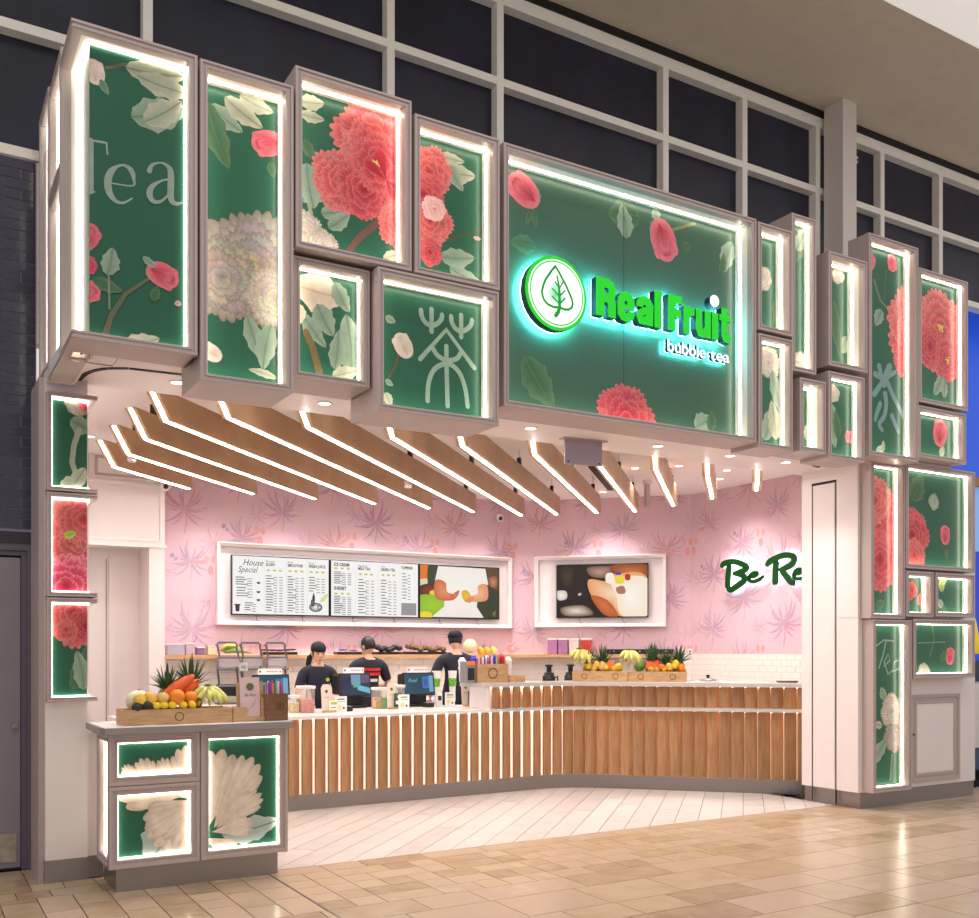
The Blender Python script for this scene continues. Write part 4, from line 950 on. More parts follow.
# ================================================================== SHOP NAME
M_NEON = mat('letter_face_green', (4, 150, 14), .4, emit=.85, ergb=(6, 196, 20)); M_RETURN = mat('letter_return_navy', (20, 26, 46), .4)
M_HALO = mat('halo_cyan', (120, 236, 255), .5, emit=34); M_FACEW = mat('letter_face_white', (250, 250, 250), .4, emit=.7)
YS = 6.0+.20
sg = thing('shop_sign', 'green raised shop name with white tagline and halo light', 'sign', (0, YS, 0))
LET = {   # heavy condensed letter shapes: (width, [(centre line, half width)]) in cap heights
 'R': (.64, [([(.13,0),(.13,1)],.13), ([(.13,.88),(.38,.88),(.48,.84),(.52,.75),(.52,.65),(.48,.56),(.38,.5),(.13,.5)],.12), ([(.36,.5),(.48,.45),(.51,.34),(.51,0)],.125)]),
 'e': (.58, [([(.46,.26),(.45,.17),(.39,.11),(.29,.09),(.19,.11),(.13,.19),(.12,.37),(.13,.55),(.19,.63),(.29,.66),(.39,.63),(.45,.55),(.46,.37)],.115), ([(.12,.37),(.56,.37)],.06)]),
 'a': (.58, [([(.12,.47),(.13,.56),(.19,.63),(.29,.66),(.40,.63),(.46,.54),(.46,0)],.115), ([(.46,.40),(.28,.37),(.15,.30),(.115,.2),(.16,.11),(.28,.10),(.42,.2)],.10)]),
 'l': (.25, [([(.125,0),(.125,1)],.125)]),
 'F': (.54, [([(.13,0),(.13,1)],.13), ([(.13,.895),(.53,.895)],.105), ([(.13,.51),(.48,.51)],.10)]),
 'r': (.42, [([(.12,0),(.12,.77)],.12), ([(.12,.5),(.2,.6),(.3,.65),(.41,.65)],.105)]),
 'u': (.58, [([(.12,.77),(.12,.2),(.17,.12),(.27,.10),(.38,.15),(.46,.26)],.115), ([(.465,.77),(.465,0)],.115)]),
 'i': (.25, [([(.125,0),(.125,.77)],.125)]),
 't': (.46, [([(.2,.97),(.2,.18),(.25,.11),(.33,.09),(.45,.09)],.115), ([(0,.68),(.45,.68)],.085)])}
def letter_mesh(ch, sx, sz, y0, y1, shrink=0.):
    mb = MB()
    for pts, hw in LET[ch][1]:
        hw -= shrink; n = len(pts); L = []; Rr = []; y0 -= .0006
        for i in range(n):
            a, b = Vector(pts[max(i-1, 0)]), Vector(pts[min(i+1, n-1)]); d = (b-a).normalized(); k = 1.
            if 0 < i < n-1:
                d0 = (Vector(pts[i])-a).normalized(); k = 1/max(.75, d0.dot(d))
            q = Vector((-d.y, d.x))*hw*k; p = Vector(pts[i]); L.append(p+q); Rr.append(p-q)
        for i in range(n-1):
            f = [L[i], L[i+1], Rr[i+1], Rr[i]]; m0 = len(mb.v)
            mb.v += [(v.x*sx, y0, v.y*sz) for v in f]+[(v.x*sx, y1, v.y*sz) for v in f]
            mb.f += [(m0,m0+1,m0+2,m0+3),(m0+7,m0+6,m0+5,m0+4)]+[(m0+j_, m0+4+j_, m0+4+(j_+1) % 4, m0+(j_+1) % 4) for j_ in range(4)]
    return mb
def sign_heavy(body, c0, c1, cap, gap=.13):
    Yl = YS-gap; a = at_y(*c0, Yl); b = at_y(*c1, Yl); tot = sum(LET[c][0]+.05 for c in body)-.05; s = (b.x-a.x)/tot; x = 0
    for ch in body:
        l = letter_mesh(ch, s, cap, -.004, .0).build('letter', M_NEON, sg); l.location = (a.x+x*s, Yl-YS, a.z)
        letter_mesh(ch, s, cap, .0002, .066).build('letter_return', M_RETURN, l); letter_mesh(ch, s, cap, .068, .076, .012).build('letter_halo', M_HALO, l); x += LET[ch][0]+.05
def sign_tag(body, c0, c1, cap, gap):
    Yl = YS-gap; a = at_y(*c0, Yl); b = at_y(*c1, Yl); gl, tot = glyphs(body, cap/.73, .0, .0, .9); s = (b.x-a.x)/tot
    for ch, me, x in gl:
        for v in me.vertices: v.co = Vector((v.co.x*s, 0, v.co.y))
        l = None
        for nm, mt, y, th in (('tagline_letter', M_FACEW, -.003, .006), ('letter_return', M_RETURN, .018, .034), ('letter_halo', M_HALO, .038, .004)):
            o = bpy.data.objects.new(nm, me.copy()); COL.objects.link(o); o.data.materials.clear(); o.data.materials.append(mt)
            md = o.modifiers.new('t', 'SOLIDIFY'); md.thickness = th; md.offset = 0
            if l is None: l = o; o.parent = sg; o.location = (a.x+x*s, Yl-YS+y, a.z)
            else: o.parent = l; o.location = (0, y+.003, 0)
sign_heavy('Real', (596,314.5), (661.5,326.5), .29); sign_heavy('Fruit', (668,329.5), (730.5,340), .285)
p = at_y(714.5, 301, YS-.13); d0 = MB().lathe([(.048,-.003),(.048,.003)], 24).xform(Matrix.Translation((p.x, p.y-YS, p.z)) @ Matrix.Rotation(math.pi/2,4,'X')).build('letter_dot', M_FACEW, sg)
MB().lathe([(.048,-.072),(.048,-.003)], 24).xform(Matrix.Translation((p.x, p.y-YS, p.z)) @ Matrix.Rotation(math.pi/2,4,'X')).build('letter_return', M_RETURN, d0)
sign_tag('bubble tea', (667.5,351), (730,360), .105, .07)
# leaf roundel
pc = at_y(556.5, 293.5, YS-.12); rr = .275
def dsc(r, y0, y1, nm, mt, par, n=48): return MB().lathe([(r,y0),(r,y1)], n).xform(Matrix.Translation((pc.x, pc.y-YS, pc.z)) @ Matrix.Rotation(-math.pi/2,4,'X')).build(nm, mt, par)
rd = dsc(rr, .004, .07, 'roundel_body', M_DARK, sg); dsc(rr, .07, .078, 'roundel_halo', M_HALO, rd); dsc(rr, -.002, .004, 'roundel_rim', M_NEON, rd)
dsc(rr*.91, -.005, -.002, 'roundel_face', M_FACEW, rd)
M_ROUND = print_mat('roundel_print', .4, emit=1.1, grain=0)
G = (10,150,40); q_ = 1.28
MB().rings([[(pc.x+r*math.cos(2*math.pi*k/60), pc.y-YS-.0065, pc.z+r*math.sin(2*math.pi*k/60)) for k in range(60)] for r in (rr*.875, rr*.835)]).build('roundel_ring', M_NEON, rd)
A = Art((-1,1,-1,1), step=.0001)
left = [(-.012,.155),(-.035,.128),(-.055,.10),(-.08,.065),(-.095,.03),(-.105,-.005),(-.10,-.035),(-.088,-.058),(-.065,-.075),(-.025,-.084),(.022,-.08)]; right = [(-.012,.155),(.012,.128),(.035,.095),(.062,.06),(.085,.02),(.105,-.015),(.112,-.04),(.105,-.064),(.085,-.08),(.055,-.085),(.022,-.08)]
sc2 = lambda L: [(x*q_, z*q_) for x, z in L]
A.poly(sc2([(-.03,.07),(-.07,.0),(-.06,-.06),(.0,-.07),(.05,-.06),(.06,-.02),(.01,.06)]), (90,220,140), (235,250,240))
A.stroke(sc2(left), .0095, G); A.stroke(sc2(right), .0095, G); A.stroke(sc2([(.0,.10),(.010,.06),(.015,.02),(.018,-.04),(.018,-.08),(.010,-.105),(-.008,-.13)]), .007, G, .017)
for z, w in ((.06,.03),(.015,.05),(-.03,.05)): A.stroke(sc2([(.016,z-.03),(.016-w,z+.005)]), .006, G); A.stroke(sc2([(.016,z-.03),(.016+w*.8,z+.01)]), .006, G)
A.build('roundel_print', rd, lambda x, z, o: (pc.x+x, pc.y-YS-.006-o, pc.z+z), M_ROUND)
# script lettering on the side wall
M_SCRIPT = mat('script_green', (0, 66, 12), .5, emit=.06, ergb=(0, 120, 20), spec=.2)
bs = thing('script_sign', 'green brush-script lettering Be Re with white halo on the side wall', 'sign', (XR, 0, 0)); M_HALOW = mat('halo_white', (236, 244, 255), .5, emit=8)
def script(nm, strokes, w):
    face = MB(); halo = MB(); k0 = 0
    for mbx, x0, x1, hw in ((face, -.09, -.055, w), (halo, -.05, -.04, w*.7)):
        for si, pts in enumerate(strokes):
            P3 = [at_x(700+a/8.9, 540+b/8.9, XR-.09) for a, b in smooth_line(pts, 4)]; n = len(P3); L = []; Rr = []; xx = x0-.0008*si
            for i in range(n):
                a, b = P3[max(i-1, 0)], P3[min(i+1, n-1)]; d = Vector((0, b.y-a.y, b.z-a.z)).normalized(); u = i/(n-1); q = Vector((0, -d.z, d.y))*hw*(.55+.45*min(1, min(u, 1-u)*8)); L.append(P3[i]+q); Rr.append(P3[i]-q)
            for i in range(n-1):
                f = [L[i], L[i+1], Rr[i+1], Rr[i]]; m0 = len(mbx.v); mbx.v += [(xx, v.y, v.z) for v in f]+[(x1, v.y, v.z) for v in f]
                mbx.f += [(m0,m0+1,m0+2,m0+3),(m0+7,m0+6,m0+5,m0+4)]+[(m0+j_, m0+4+j_, m0+4+(j_+1) % 4, m0+(j_+1) % 4) for j_ in range(4)]
    o = face.build(nm, M_SCRIPT, bs); halo.build('letter_halo', M_HALOW, o)
script('letter', [[(185,245),(200,215),(250,195),(310,195),(370,215),(405,240),(395,265),(350,285),(290,300)], [(255,215),(245,300),(240,380),(240,430)], [(290,300),(350,305),(390,330),(385,360),(345,395),(300,425),(265,445),(240,430)]], .036)
script('letter', [[(430,335),(470,325),(500,305),(490,290),(455,300),(430,335),(435,360),(470,370),(520,350),(560,320)]], .023)
script('letter', [[(585,230),(610,195),(660,165),(740,135),(810,140),(830,175),(810,215),(760,245),(700,265)], [(670,180),(665,280),(662,400)], [(715,265),(760,320),(800,370),(835,385)]], .036)
script('letter', [[(830,310),(870,300),(895,275),(880,260),(850,270),(830,310),(840,340),(880,345),(910,330)]], .023)
# ================================================================== SERVICE COUNTER
M_OAK = mat('oak_board', (178, 134, 94), .42, noise=.2, nscale=5, stretch=(9, 9, .8), rand=.16)
M_TOP = mat('white_quartz', (240, 234, 230), .25); M_BAND = mat('pale_metal_band', (214, 206, 202), .3, metal=.3)
KA, KI, KD = Vector((1.7, 9.11)), Vector((6.45, 9.21)), Vector((8.42, 7.24))
tl = .40; d1 = (KI-KA).normalized(); d2 = (KD-KI).normalized(); B0 = KI-d1*tl; B1 = KI+d2*tl
PATH = [KA+(B0-KA)*k/12 for k in range(13)]
for k in range(1, 12):
    t = k/12; PATH.append(B0*(1-t)**2+KI*2*t*(1-t)+B1*t*t)
PATH += [B1+(KD-B1)*k/8 for k in range(9)]
CUM = [0.]
for i in range(1, len(PATH)): CUM.append(CUM[-1]+(PATH[i]-PATH[i-1]).length)
LT = CUM[-1]
def along(s):
    s = max(0, min(LT, s))
    for i in range(1, len(PATH)):
        if s <= CUM[i]+1e-9:
            t = (s-CUM[i-1])/max(1e-9, CUM[i]-CUM[i-1]); break
    p = PATH[i-1]+(PATH[i]-PATH[i-1])*t
    a, b = max(0, i-2), min(len(PATH)-1, i+1)
    tg = (PATH[i]-PATH[i-1]).normalized()
    if 1 < i < len(PATH)-1:
        ta = (PATH[i]-PATH[i-2]).normalized(); tb = (PATH[i+1]-PATH[i-1]).normalized(); tg = (ta*(1-t)+tb*t).normalized()
    return p, tg, Vector((tg.y, -tg.x))      # point, tangent, outward normal (towards the customers)
def sweep(name, m, parent, o0, o1, z0, z1, s0=0., s1=None, bevel=0.):
    s1 = LT if s1 is None else s1; st = sorted(set([s0, s1]+[c for c in CUM if s0 < c < s1])); mb = MB(); n = 4
    for s in st:
        p, t, q = along(s)
        mb.v += [tuple((p+q*o0))+(z0,), tuple((p+q*o1))+(z0,), tuple((p+q*o1))+(z1,), tuple((p+q*o0))+(z1,)]
    for i in range(len(st)-1):
        for j in range(4): mb.f.append((i*4+j, i*4+(j+1) % 4, i*4+4+(j+1) % 4, i*4+4+j))
    mb.f.append((0,1,2,3)); e = (len(st)-1)*4; mb.f.append((e+3,e+2,e+1,e))
    return mb.build(name, m, parent, bevel=bevel)
ct = thing('service_counter', 'long oak-louvred service counter with white top bending toward the right pier', 'counter')
S_UP = (5.36-KA.x)                     # where the raised tier begins
sweep('carcass', M_WHITE, ct, -.93, -.04, .15, .884); sweep('kick_base', M_STEEL, ct, -.90, 0, 0, .15)
sweep('light_trough', mat('backlit_diffuser', (250, 238, 226), .5, emit=.9), ct, -.04, -.03, .15, .884)
sweep('worktop', M_TOP, ct, -.95, .125, .884, .918, 0, S_UP, bevel=.003); sweep('worktop', M_TOP, ct, -.80, .0, .884, .918, S_UP); sweep('band', M_BAND, ct, 0., .125, .884, .918, S_UP)
sweep('raised_carcass', M_WHITE, ct, -.28, -.03, .918, 1.15, S_UP); sweep('raised_top', M_BAND, ct, -.34, .14, 1.15, 1.195, S_UP-.10, bevel=.003)
M_CLED = mat('counter_led', (255, 226, 196), .5, emit=16)
sweep('led_strip', M_CLED, ct, -.028, -.012, .872, .882); sweep('led_strip', M_CLED, ct, -.022, -.008, 1.138, 1.149, S_UP+.01)
BW = .138; pitch = .1345
def board_mesh(h): return MB().box(-BW/2, BW/2, -.011, .011, 0, h).mesh('louvre_board', M_OAK)
bl, bu = board_mesh(.722), board_mesh(.226)
s = .02
while s < LT-.03:
    p, t, q = along(s); c = p+q*.048; a = math.atan2(t.y, t.x)+math.radians(27)
    inst('louvre_board', bl, ct, (c.x, c.y, .158), a)
    if s > S_UP+.05: inst('louvre_board', bu, ct, (c.x, c.y, .921), a)
    s += pitch
p, t, q = along(S_UP); e0 = p+q*.12; bx('raised_end_panel', M_WHITE, ct, e0.x-.02, e0.x+.012, e0.y, e0.y+.40, .919, 1.149)
# ---- back worktop and timber shelf along the walls
bk = thing('back_worktop', 'white back worktop with cupboards along the tiled wall', 'worktop')
bx('cupboards', mat('cupboard_grey', (206, 198, 194), .5), bk, 2.6, 7.3, 11.62, YB-.01, .1, .86); bx('top', M_TOP, bk, 2.58, 7.34, 11.58, YB-.01, .86, .90)
sh = MB().box(2.56, 7.5, 11.93, YB-.008, 1.445, 1.49).build('wall_shelf', mat('shelf_oak', (206, 160, 112), .45, noise=.15, nscale=4, stretch=(1,8,8))); tag(sh, 'long oak shelf on the tiled back wall under the menu screens', 'shelf')
a, b = Vector((cx0+.02, cy0-.02)), Vector((9.22, 10.51)); t_ = (b-a).normalized(); q_ = Vector((-S2, -S2))
sh2 = MB().prism([tuple(a+q_*.012), tuple(a+q_*.24), tuple(b+q_*.24), tuple(b+q_*.012)], 1.445, 1.49).build('wall_shelf', MATS['shelf_oak']); tag(sh2, 'short oak shelf on the diagonal wall under the single screen', 'shelf')

# ================================================================== FRONT CABINET
cb = thing('front_cabinet', 'white front cabinet with lit floral panels and grey stone top', 'cabinet', (1.10, 6.55, 0))
M_SLAB = mat('grey_edge_slab', (150, 142, 142), .35, noise=.04); CW, CD = 1.165, .50
bx('kick_base', M_STEEL, cb, .06, CW-.04, .10, CD+.05, 0, .165); bx('carcass', M_WHITE, cb, .07, CW, .07, CD+.06, .165, 1.017)
MB().prism([(-.03,-.05),(CW+.02,-.05),(CW+.02,.58),(-.05,.58),(-.05,.02)], 1.017, 1.062).build('slab', M_SLAB, cb, bevel=.003); bx('slab_top', M_TOP, cb, -.035, CW+.01, -.045, .575, 1.062, 1.0635)
PC = ((0,.05),(0,.004),(.004,0),(.022,0),(.026,.010),(.040,.010),(.044,.003),(.052,.003),(.056,.012),(.056,.045))
def cab_panel(x0, x1, z0, z1, paint, seed, rot=None):
    w, h = x1-x0, z1-z0; xc = (x0+x1)/2
    g = lambda i, y: [(xc-w/2+i,y,z0+i),(xc+w/2-i,y,z0+i),(xc+w/2-i,y,z1-i),(xc-w/2+i,y,z1-i)]
    if rot: g0 = g; g = lambda i, y: [(y0_, rot-x_, z_) for x_, y0_, z_ in g0(i, y)]
    fr = MB().rings([g(i, y) for i, y in PC]).build('panel_frame', M_FRAME, cb); i = PC[-1][0]; d = .058
    MB().rings([g(i, .045), g(i, d)]).build('panel_reveal', M_REVEAL, fr)
    L = g(i-.008, d); pn = MB(); pn.quad(*L); p = pn.build('back_panel', M_GREEN, fr)
    T = .008
    for a in ((x0+i, x1-i, z1-i-T, z1-i), (x0+i, x1-i, z0+i, z0+i+T), (x0+i, x0+i+T, z0+i+T, z1-i-T), (x1-i-T, x1-i, z0+i+T, z1-i-T)):
        if rot: bx('led_strip', M_LED, fr, d-.016, d-.006, rot-a[1], rot-a[0], a[2], a[3])
        else: bx('led_strip', M_LED, fr, a[0], a[1], d-.016, d-.006, a[2], a[3])
    if paint:
        P = lambda px, py: ((lambda v: (v.x-1.10, v.z))(at_y(px, py, 6.55+d)))
        A = Art((x0+i, x1-i, z0+i, z1-i), P, seed=seed); A.k = 6.4/F; paint(A); A.build('printed_artwork', p, lambda x, z, o: (x, d-o, z))
WH = ((206,190,172), (226,212,194), (196,178,158))
def petals(A, lst, sd=0):
    for (px, py, ang, L, half) in lst: x, z = A.P(px, py); A.petal(x, z, math.radians(ang), L*A.k, half, WH[0], WH[1], WH[2], lobes=5, scal=.08)
def pc1(A): petals(A, [(170,800,100,44,.3),(158,800,112,46,.35),(190,800,95,56,.4),(205,800,85,66,.4),(140,790,120,30,.3)])
def pc2(A):
    leaf(A, 150, 862, 60, 60, 22, c1=(150,168,160), c2=(176,190,180)); petals(A, [(200,790,172,84,.42),(205,800,150,80,.35),(190,800,232,56,.6),(205,790,250,66,.5),(200,800,205,60,.5)])
def pc3(A):
    leaf(A, 222, 835, 10, 62, 14, c1=(160,176,168), c2=(180,192,184)); petals(A, [(205,825,100,80,.3),(206,830,78,84,.42),(214,828,60,82,.36),(216,828,34,58,.3),(212,832,6,44,.34),(205,838,-30,40,.4),(205,826,120,70,.3)])
cab_panel(.0, .566, .69, 1.017, pc1, 51); cab_panel(.0, .566, .165, .685, pc2, 52); cab_panel(.572, CW, .165, 1.017, pc3, 53)
cab_panel(.02, .46, .165, 1.017, lambda A: None, 54, rot=.48)

# ================================================================== FRUIT, CRATES AND COUNTER GOODS
M_CRATE = mat('crate_pine', (196, 156, 112), .6, noise=.2, nscale=6, stretch=(1.5, 8, 8), rand=.1); M_MARK = mat('burnt_mark', (84, 56, 34), .7)
def crate(label, loc, rotz, w, d, h, marks=2, ring=True):
    t = thing('wooden_crate', label, 'crate', loc, rotz, 'wooden crates'); th = .014
    bx('front_board', M_CRATE, t, -w/2, w/2, 0, th, 0, h, bevel=.002); bx('back_board', M_CRATE, t, -w/2, w/2, d-th, d, 0, h, bevel=.002)
    for x in (-w/2, w/2-th): bx('end_board', M_CRATE, t, x, x+th, th+.0005, d-th-.0005, 0, h, bevel=.002)
    bx('base_board', M_CRATE, t, -w/2+th, w/2-th, th, d-th, .004, .016)
    for k in range(marks):
        x = (-w*.28+w*.56*k/max(1, marks-1)) if marks > 1 else 0; r = h*.3
        MB().rings([[(x+q*math.cos(2*math.pi*j/20), -.0012, h*.5+q*math.sin(2*math.pi*j/20)) for j in range(20)] for q in (r, r*.8)]).build('burnt_stamp', M_MARK, t)
    return t
def fr_mat(nm, c, n=.12, s=30, r=.4): return mat(nm, c, r, noise=n, nscale=s, bump=.05)
MO, MLm, MMg, MAv, MPp = fr_mat('orange_peel', (240,140,24)), fr_mat('lemon_peel', (240,200,50)), mat('mango_skin', (226,178,66), .4, noise=.3, nscale=9), fr_mat('avocado_skin', (40,40,34), .3), mat('papaya_skin', (232,98,40), .4, noise=.22, nscale=10)
MPale = mat('melon_skin', (226,222,180), .5, noise=.08, nscale=20); MGr = mat('green_skin', (92,130,50), .4, noise=.3, nscale=10); MBan = mat('banana_skin', (216,210,118), .45, noise=.22, nscale=10); MTip = mat('banana_tip', (90,110,40), .6); MPeach = mat('blush_skin', (214,176,104), .4, noise=.4, nscale=7); MRed = mat('red_mango_skin', (226,120,50), .4, noise=.35, nscale=8)
MPin = mat('pineapple_rind', (150,110,44), .6, noise=.4, nscale=40, bump=.6); MCrown = mat('pineapple_leaf', (50,88,50), .5, noise=.25, nscale=10); MStem = mat('stem_brown', (90,70,40), .7)
def rotm(ax, ay, az): return (Matrix.Rotation(az, 3, 'Z') @ Matrix.Rotation(ay, 3, 'Y') @ Matrix.Rotation(ax, 3, 'X'))
def fruit(kind, label, p, r, m, group, sq=(1,1,1), rot=(0,0,0), fn=None, stem=True):
    t = thing(kind, label, kind.replace('_', ' '), tuple(p), 0, group); R_ = rotm(*rot)
    MB().ell((0,0,0), (r*sq[0], r*sq[1], r*sq[2]), 16, 10, R_, fn).build('flesh', m, t, smooth=True)
    if stem:
        q = R_ @ Vector((0,0,r*sq[2])); u = q.normalized(); MB().tube([tuple(q-u*.006), tuple(q+u*.006)], r*.09, 6).build('stem', MStem, t)
    return t
def pineapple(label, p, s, group, tilt=0.):
    t = thing('pineapple', label, 'pineapple', tuple(p), 0, group); t.rotation_euler = (tilt, 0, .7)
    MB().lathe([(.02,0),(.05,.008),(.066,.05),(.07,.09),(.062,.14),(.045,.17),(.02,.178)], 18).xform(Matrix.Scale(s, 4)).build('rind', MPin, t, smooth=True)
    q = random.Random(int(p[0]*1000)); k = 0
    for ring, (n, L, lean) in enumerate(((9,.11,1.0),(9,.15,.7),(8,.18,.42),(6,.2,.16))):
        for j in range(n):
            a = 2*math.pi*(j+.5*ring)/n+q.uniform(-.15,.15); l = L*q.uniform(.85,1.1)*s; ca, sa = math.cos(a), math.sin(a); mb = MB(); pr_ = []
            for i in range(5):
                u = i/4; rr_ = .018*s+l*math.sin(lean)*(u+.25*u*u*lean); z = .165*s+l*math.cos(lean)*u-l*.15*lean*u*u; w = .016*s*(1-u)**.7+.0006
                mb.v += [(ca*rr_-sa*w, sa*rr_+ca*w, z+w*.3), (ca*rr_, sa*rr_, z-w*.35), (ca*rr_+sa*w, sa*rr_-ca*w, z+w*.3)]
            for i in range(4): mb.f += [(i*3,i*3+1,i*3+4,i*3+3),(i*3+1,i*3+2,i*3+5,i*3+4)]
            mb.build('crown_leaf', MCrown, t)
def bananas(label, p, s, group, n=7, up=True):
    t = thing('banana_bunch', label, 'bananas', tuple(p), 0, group)
    for k in range(n):
        a = -1.2+2.4*k/(n-1); row = k % 2; pts = []; 
        for i in range(7):
            u = i/6; b = u*1.9-.25; R_ = .085*s
            x = math.sin(a)*(.03*s+R_*math.sin(b)*1.0)+row*.004; y = -math.cos(a)*(.02*s+R_*math.sin(b))*.8-row*.02*s; z = .10*s-R_*(1-math.cos(b))*1.0-row*.02*s; pts.append((x, y, z))
        bn = MB().tube(pts, .019*s, 8, (.35,.8,1,1,1,.8,.3)).build('banana', MBan, t, smooth=True)
    MB().tube([(0,0,.08*s),(0,.01,.125*s)], .02*s, 8).build('stalk', MTip, t)
pear = lambda p: (p.x*(1-.22*p.z), p.y*(1-.22*p.z), p.z*1.15)
# crate on the front cabinet
CY = 6.62; CZ = 1.0635
g1 = 'fruit in the crate on the front cabinet'
crate('long pine crate of fruit on the front cabinet', (1.55, CY, CZ), 0, .70, .26, .10, 1); crate('short pine box end standing right of the cabinet fruit crate', (1.955, CY+.01, CZ), 0, .095, .13, .098, 0)
def cp(px, py, dy): return at_y(px, py, CY+dy)
def dn(p, r): return (p.x, p.y, p.z)
pineapple('pineapple standing behind the papaya, left one on the cabinet', cp(167, 713, .17), .95, g1); pineapple('pineapple standing behind the papaya, right one on the cabinet', cp(191, 713, .20), 1.12, g1)
fruit('melon', 'pale melon at the left end of the cabinet crate', cp(139, 701, .14), .085, MPale, g1, (1,1,.85))
fruit('mango', 'yellow mango left of centre above the avocados', cp(140.5, 700, .04), .038, MMg, g1, (1.2,1,.95), (0,.5,0), pear); fruit('mango', 'yellow mango beside the blush apple', cp(151, 699, .05), .040, MMg, g1, (1.25,1,.9), (0,1.2,0), pear)
fruit('avocado', 'dark avocado nearest the left corner of the crate', cp(138, 707, .025), .034, MAv, g1, (1,1,1), (0,1.3,0), pear); fruit('avocado', 'dark avocado beside the small lemons', cp(147.5, 706, .03), .036, MAv, g1, (1,1,1), (0,1.8,0), pear)
fruit('apple', 'blush green apple left of the oranges', cp(163, 698, .06), .043, MPeach, g1, (1.05,1.05,.92))
fruit('orange', 'larger left orange in the cabinet crate', cp(177, 697, .05), .052, MO, g1); fruit('orange', 'right orange beside the bananas in the cabinet crate', cp(190.5, 697.5, .06), .045, MO, g1)
fruit('papaya', 'long orange papaya lying on top of the oranges', cp(179, 686, .10), .042, MPp, g1, (1,1,2.6), (0,.95,0), pear); fruit('papaya', 'shorter red-orange papaya behind the long one', cp(189, 688, .14), .04, MPp, g1, (1,1,2.0), (0,.9,0), pear)
for k, px in enumerate((156.5, 164, 172.5, 183, 192)): fruit('lemon', ('small lemon beside the avocado', 'small lemon under the blush apple', 'small lemon under the left orange', 'small lemon between the two oranges', 'small lemon nearest the bananas')[k], cp(px, 705.8-.3*k, .026), .026, MLm, g1, (1.2,1,.95), (0,.2*k,0))
bananas('pale green-yellow banana bunch at the right of the cabinet crate', cp(208, 703, .12), 1.0, g1, 8)
# leaflet stand, straw box, table number
t = thing('leaflet_stand', 'pink leaflet in a timber easel on the front cabinet', 'leaflet stand', (2.04, 6.66, CZ)); M_PNK = mat('pink_card', (226,196,196), .6)
t.rotation_euler = (-.12, 0, -.05)
bx('card', M_PNK, t, -.07, .065, 0, .006, .03, .30); bx('easel_back', M_CRATE, t, -.09, .095, .012, .026, 0, .27); bx('ledge', M_CRATE, t, -.09, .095, -.03, .012, 0, .026); bx('side_stick', M_CRATE, t, .07, .095, -.012, .012, .026, .16)
MB().lathe([(.026,0),(.026,.002)], 18).xform(Matrix.Translation((0,-.002,.235)) @ Matrix.Rotation(math.pi/2,4,'X')).build('round_badge', mat('olive_badge', (90,110,60), .6), t)
A = Art((-.07,.065,.03,.30), step=.00005); A.text('Be Real', -.04, .17, .026, (110,70,84), shear=.3); A.stroke([(-.03,.05),(.0,.10),(.04,.15)], .0015, (190,150,156)); A.leaf(0,.09,.9,.06,.012,(206,170,174),(214,182,184),(190,150,156)); A.leaf(-.02,.06,2.2,.05,.012,(206,170,174),(214,182,184),(190,150,156)); A.build('card_print', t, lambda x, z, o: (x, -.001-o, z))
t = thing('straw_box', 'dark timber box packed with bright straws on the cabinet corner', 'straw box', (2.205, 6.60, CZ)); M_DW = mat('walnut_box', (120, 84, 54), .5, noise=.2, nscale=6, stretch=(1,6,6))
def open_box(t, w, d, h, m, th=.01):
    bx('front_board', m, t, -w/2, w/2, 0, th, 0, h); bx('back_board', m, t, -w/2, w/2, d-th, d, 0, h)
    for x in (-w/2, w/2-th): bx('side_board', m, t, x, x+th, th, d-th, 0, h)
    bx('base_board', m, t, -w/2+th, w/2-th, th, d-th, 0, .008)
open_box(t, .155, .12, .185, M_DW)
MB().rings([[(q*math.cos(2*math.pi*j/20)+.02, -.0012, .10+q*math.sin(2*math.pi*j/20)) for j in range(20)] for q in (.028, .021)]).build('burnt_stamp', M_MARK, t)
MB().ell((.02,-.0008,.10), (.010,.001,.013), 10, 6).build('burnt_stamp', M_MARK, t)
sc_ = [(230,40,140),(60,200,60),(60,80,220),(240,230,240),(240,60,80),(120,70,200),(250,150,40)]; q = random.Random(4)
for k in range(16):
    c = sc_[k % 7]; m = mat('straw_%d%d%d' % c, c, .35); x, y = -.061+.008*k, .035+.05*(k % 2); MB().tube([(x,y,.01),(x+q.uniform(-.004,.004),y+.004,.265+q.uniform(-.012,.012))], .0055, 6).build('straw', m, t)
t = thing('table_number', 'white number tag on a thin stand behind the pink leaflet', 'number tag', (2.03, 6.80, CZ)); MB().tube([(0,0,0),(0,0,.37)], .004, 6).build('rod', M_STEEL, t); MB().lathe([(.03,0),(.03,.006)], 14).build('foot', M_STEEL, t); bx('tag', mat('white_card', (246,246,244), .6), t, -.03, .03, -.004, 0, .34, .40)
A = Art((-.03,.03,.34,.40), step=.00005); A.text('45', -.018, .357, .034, (40,40,44)); A.build('tag_print', t, lambda x, z, o: (x, -.0045-o, z))
t = thing('cloth', 'crumpled white cloth behind the banana bunch on the cabinet', 'cloth', (1.90, 6.90, CZ)); MB().ell((0,0,.02), (.12,.09,.035), 18, 8, None, lambda p: (p.x*(1+.12*math.sin(9*p.y+5*p.x)), p.y*(1+.1*math.sin(11*p.x)), max(-.55, p.z)+.2*math.sin(8*p.x)*max(0,p.z))).build('folds', mat('white_cloth', (240,226,226), .8), t, smooth=True)

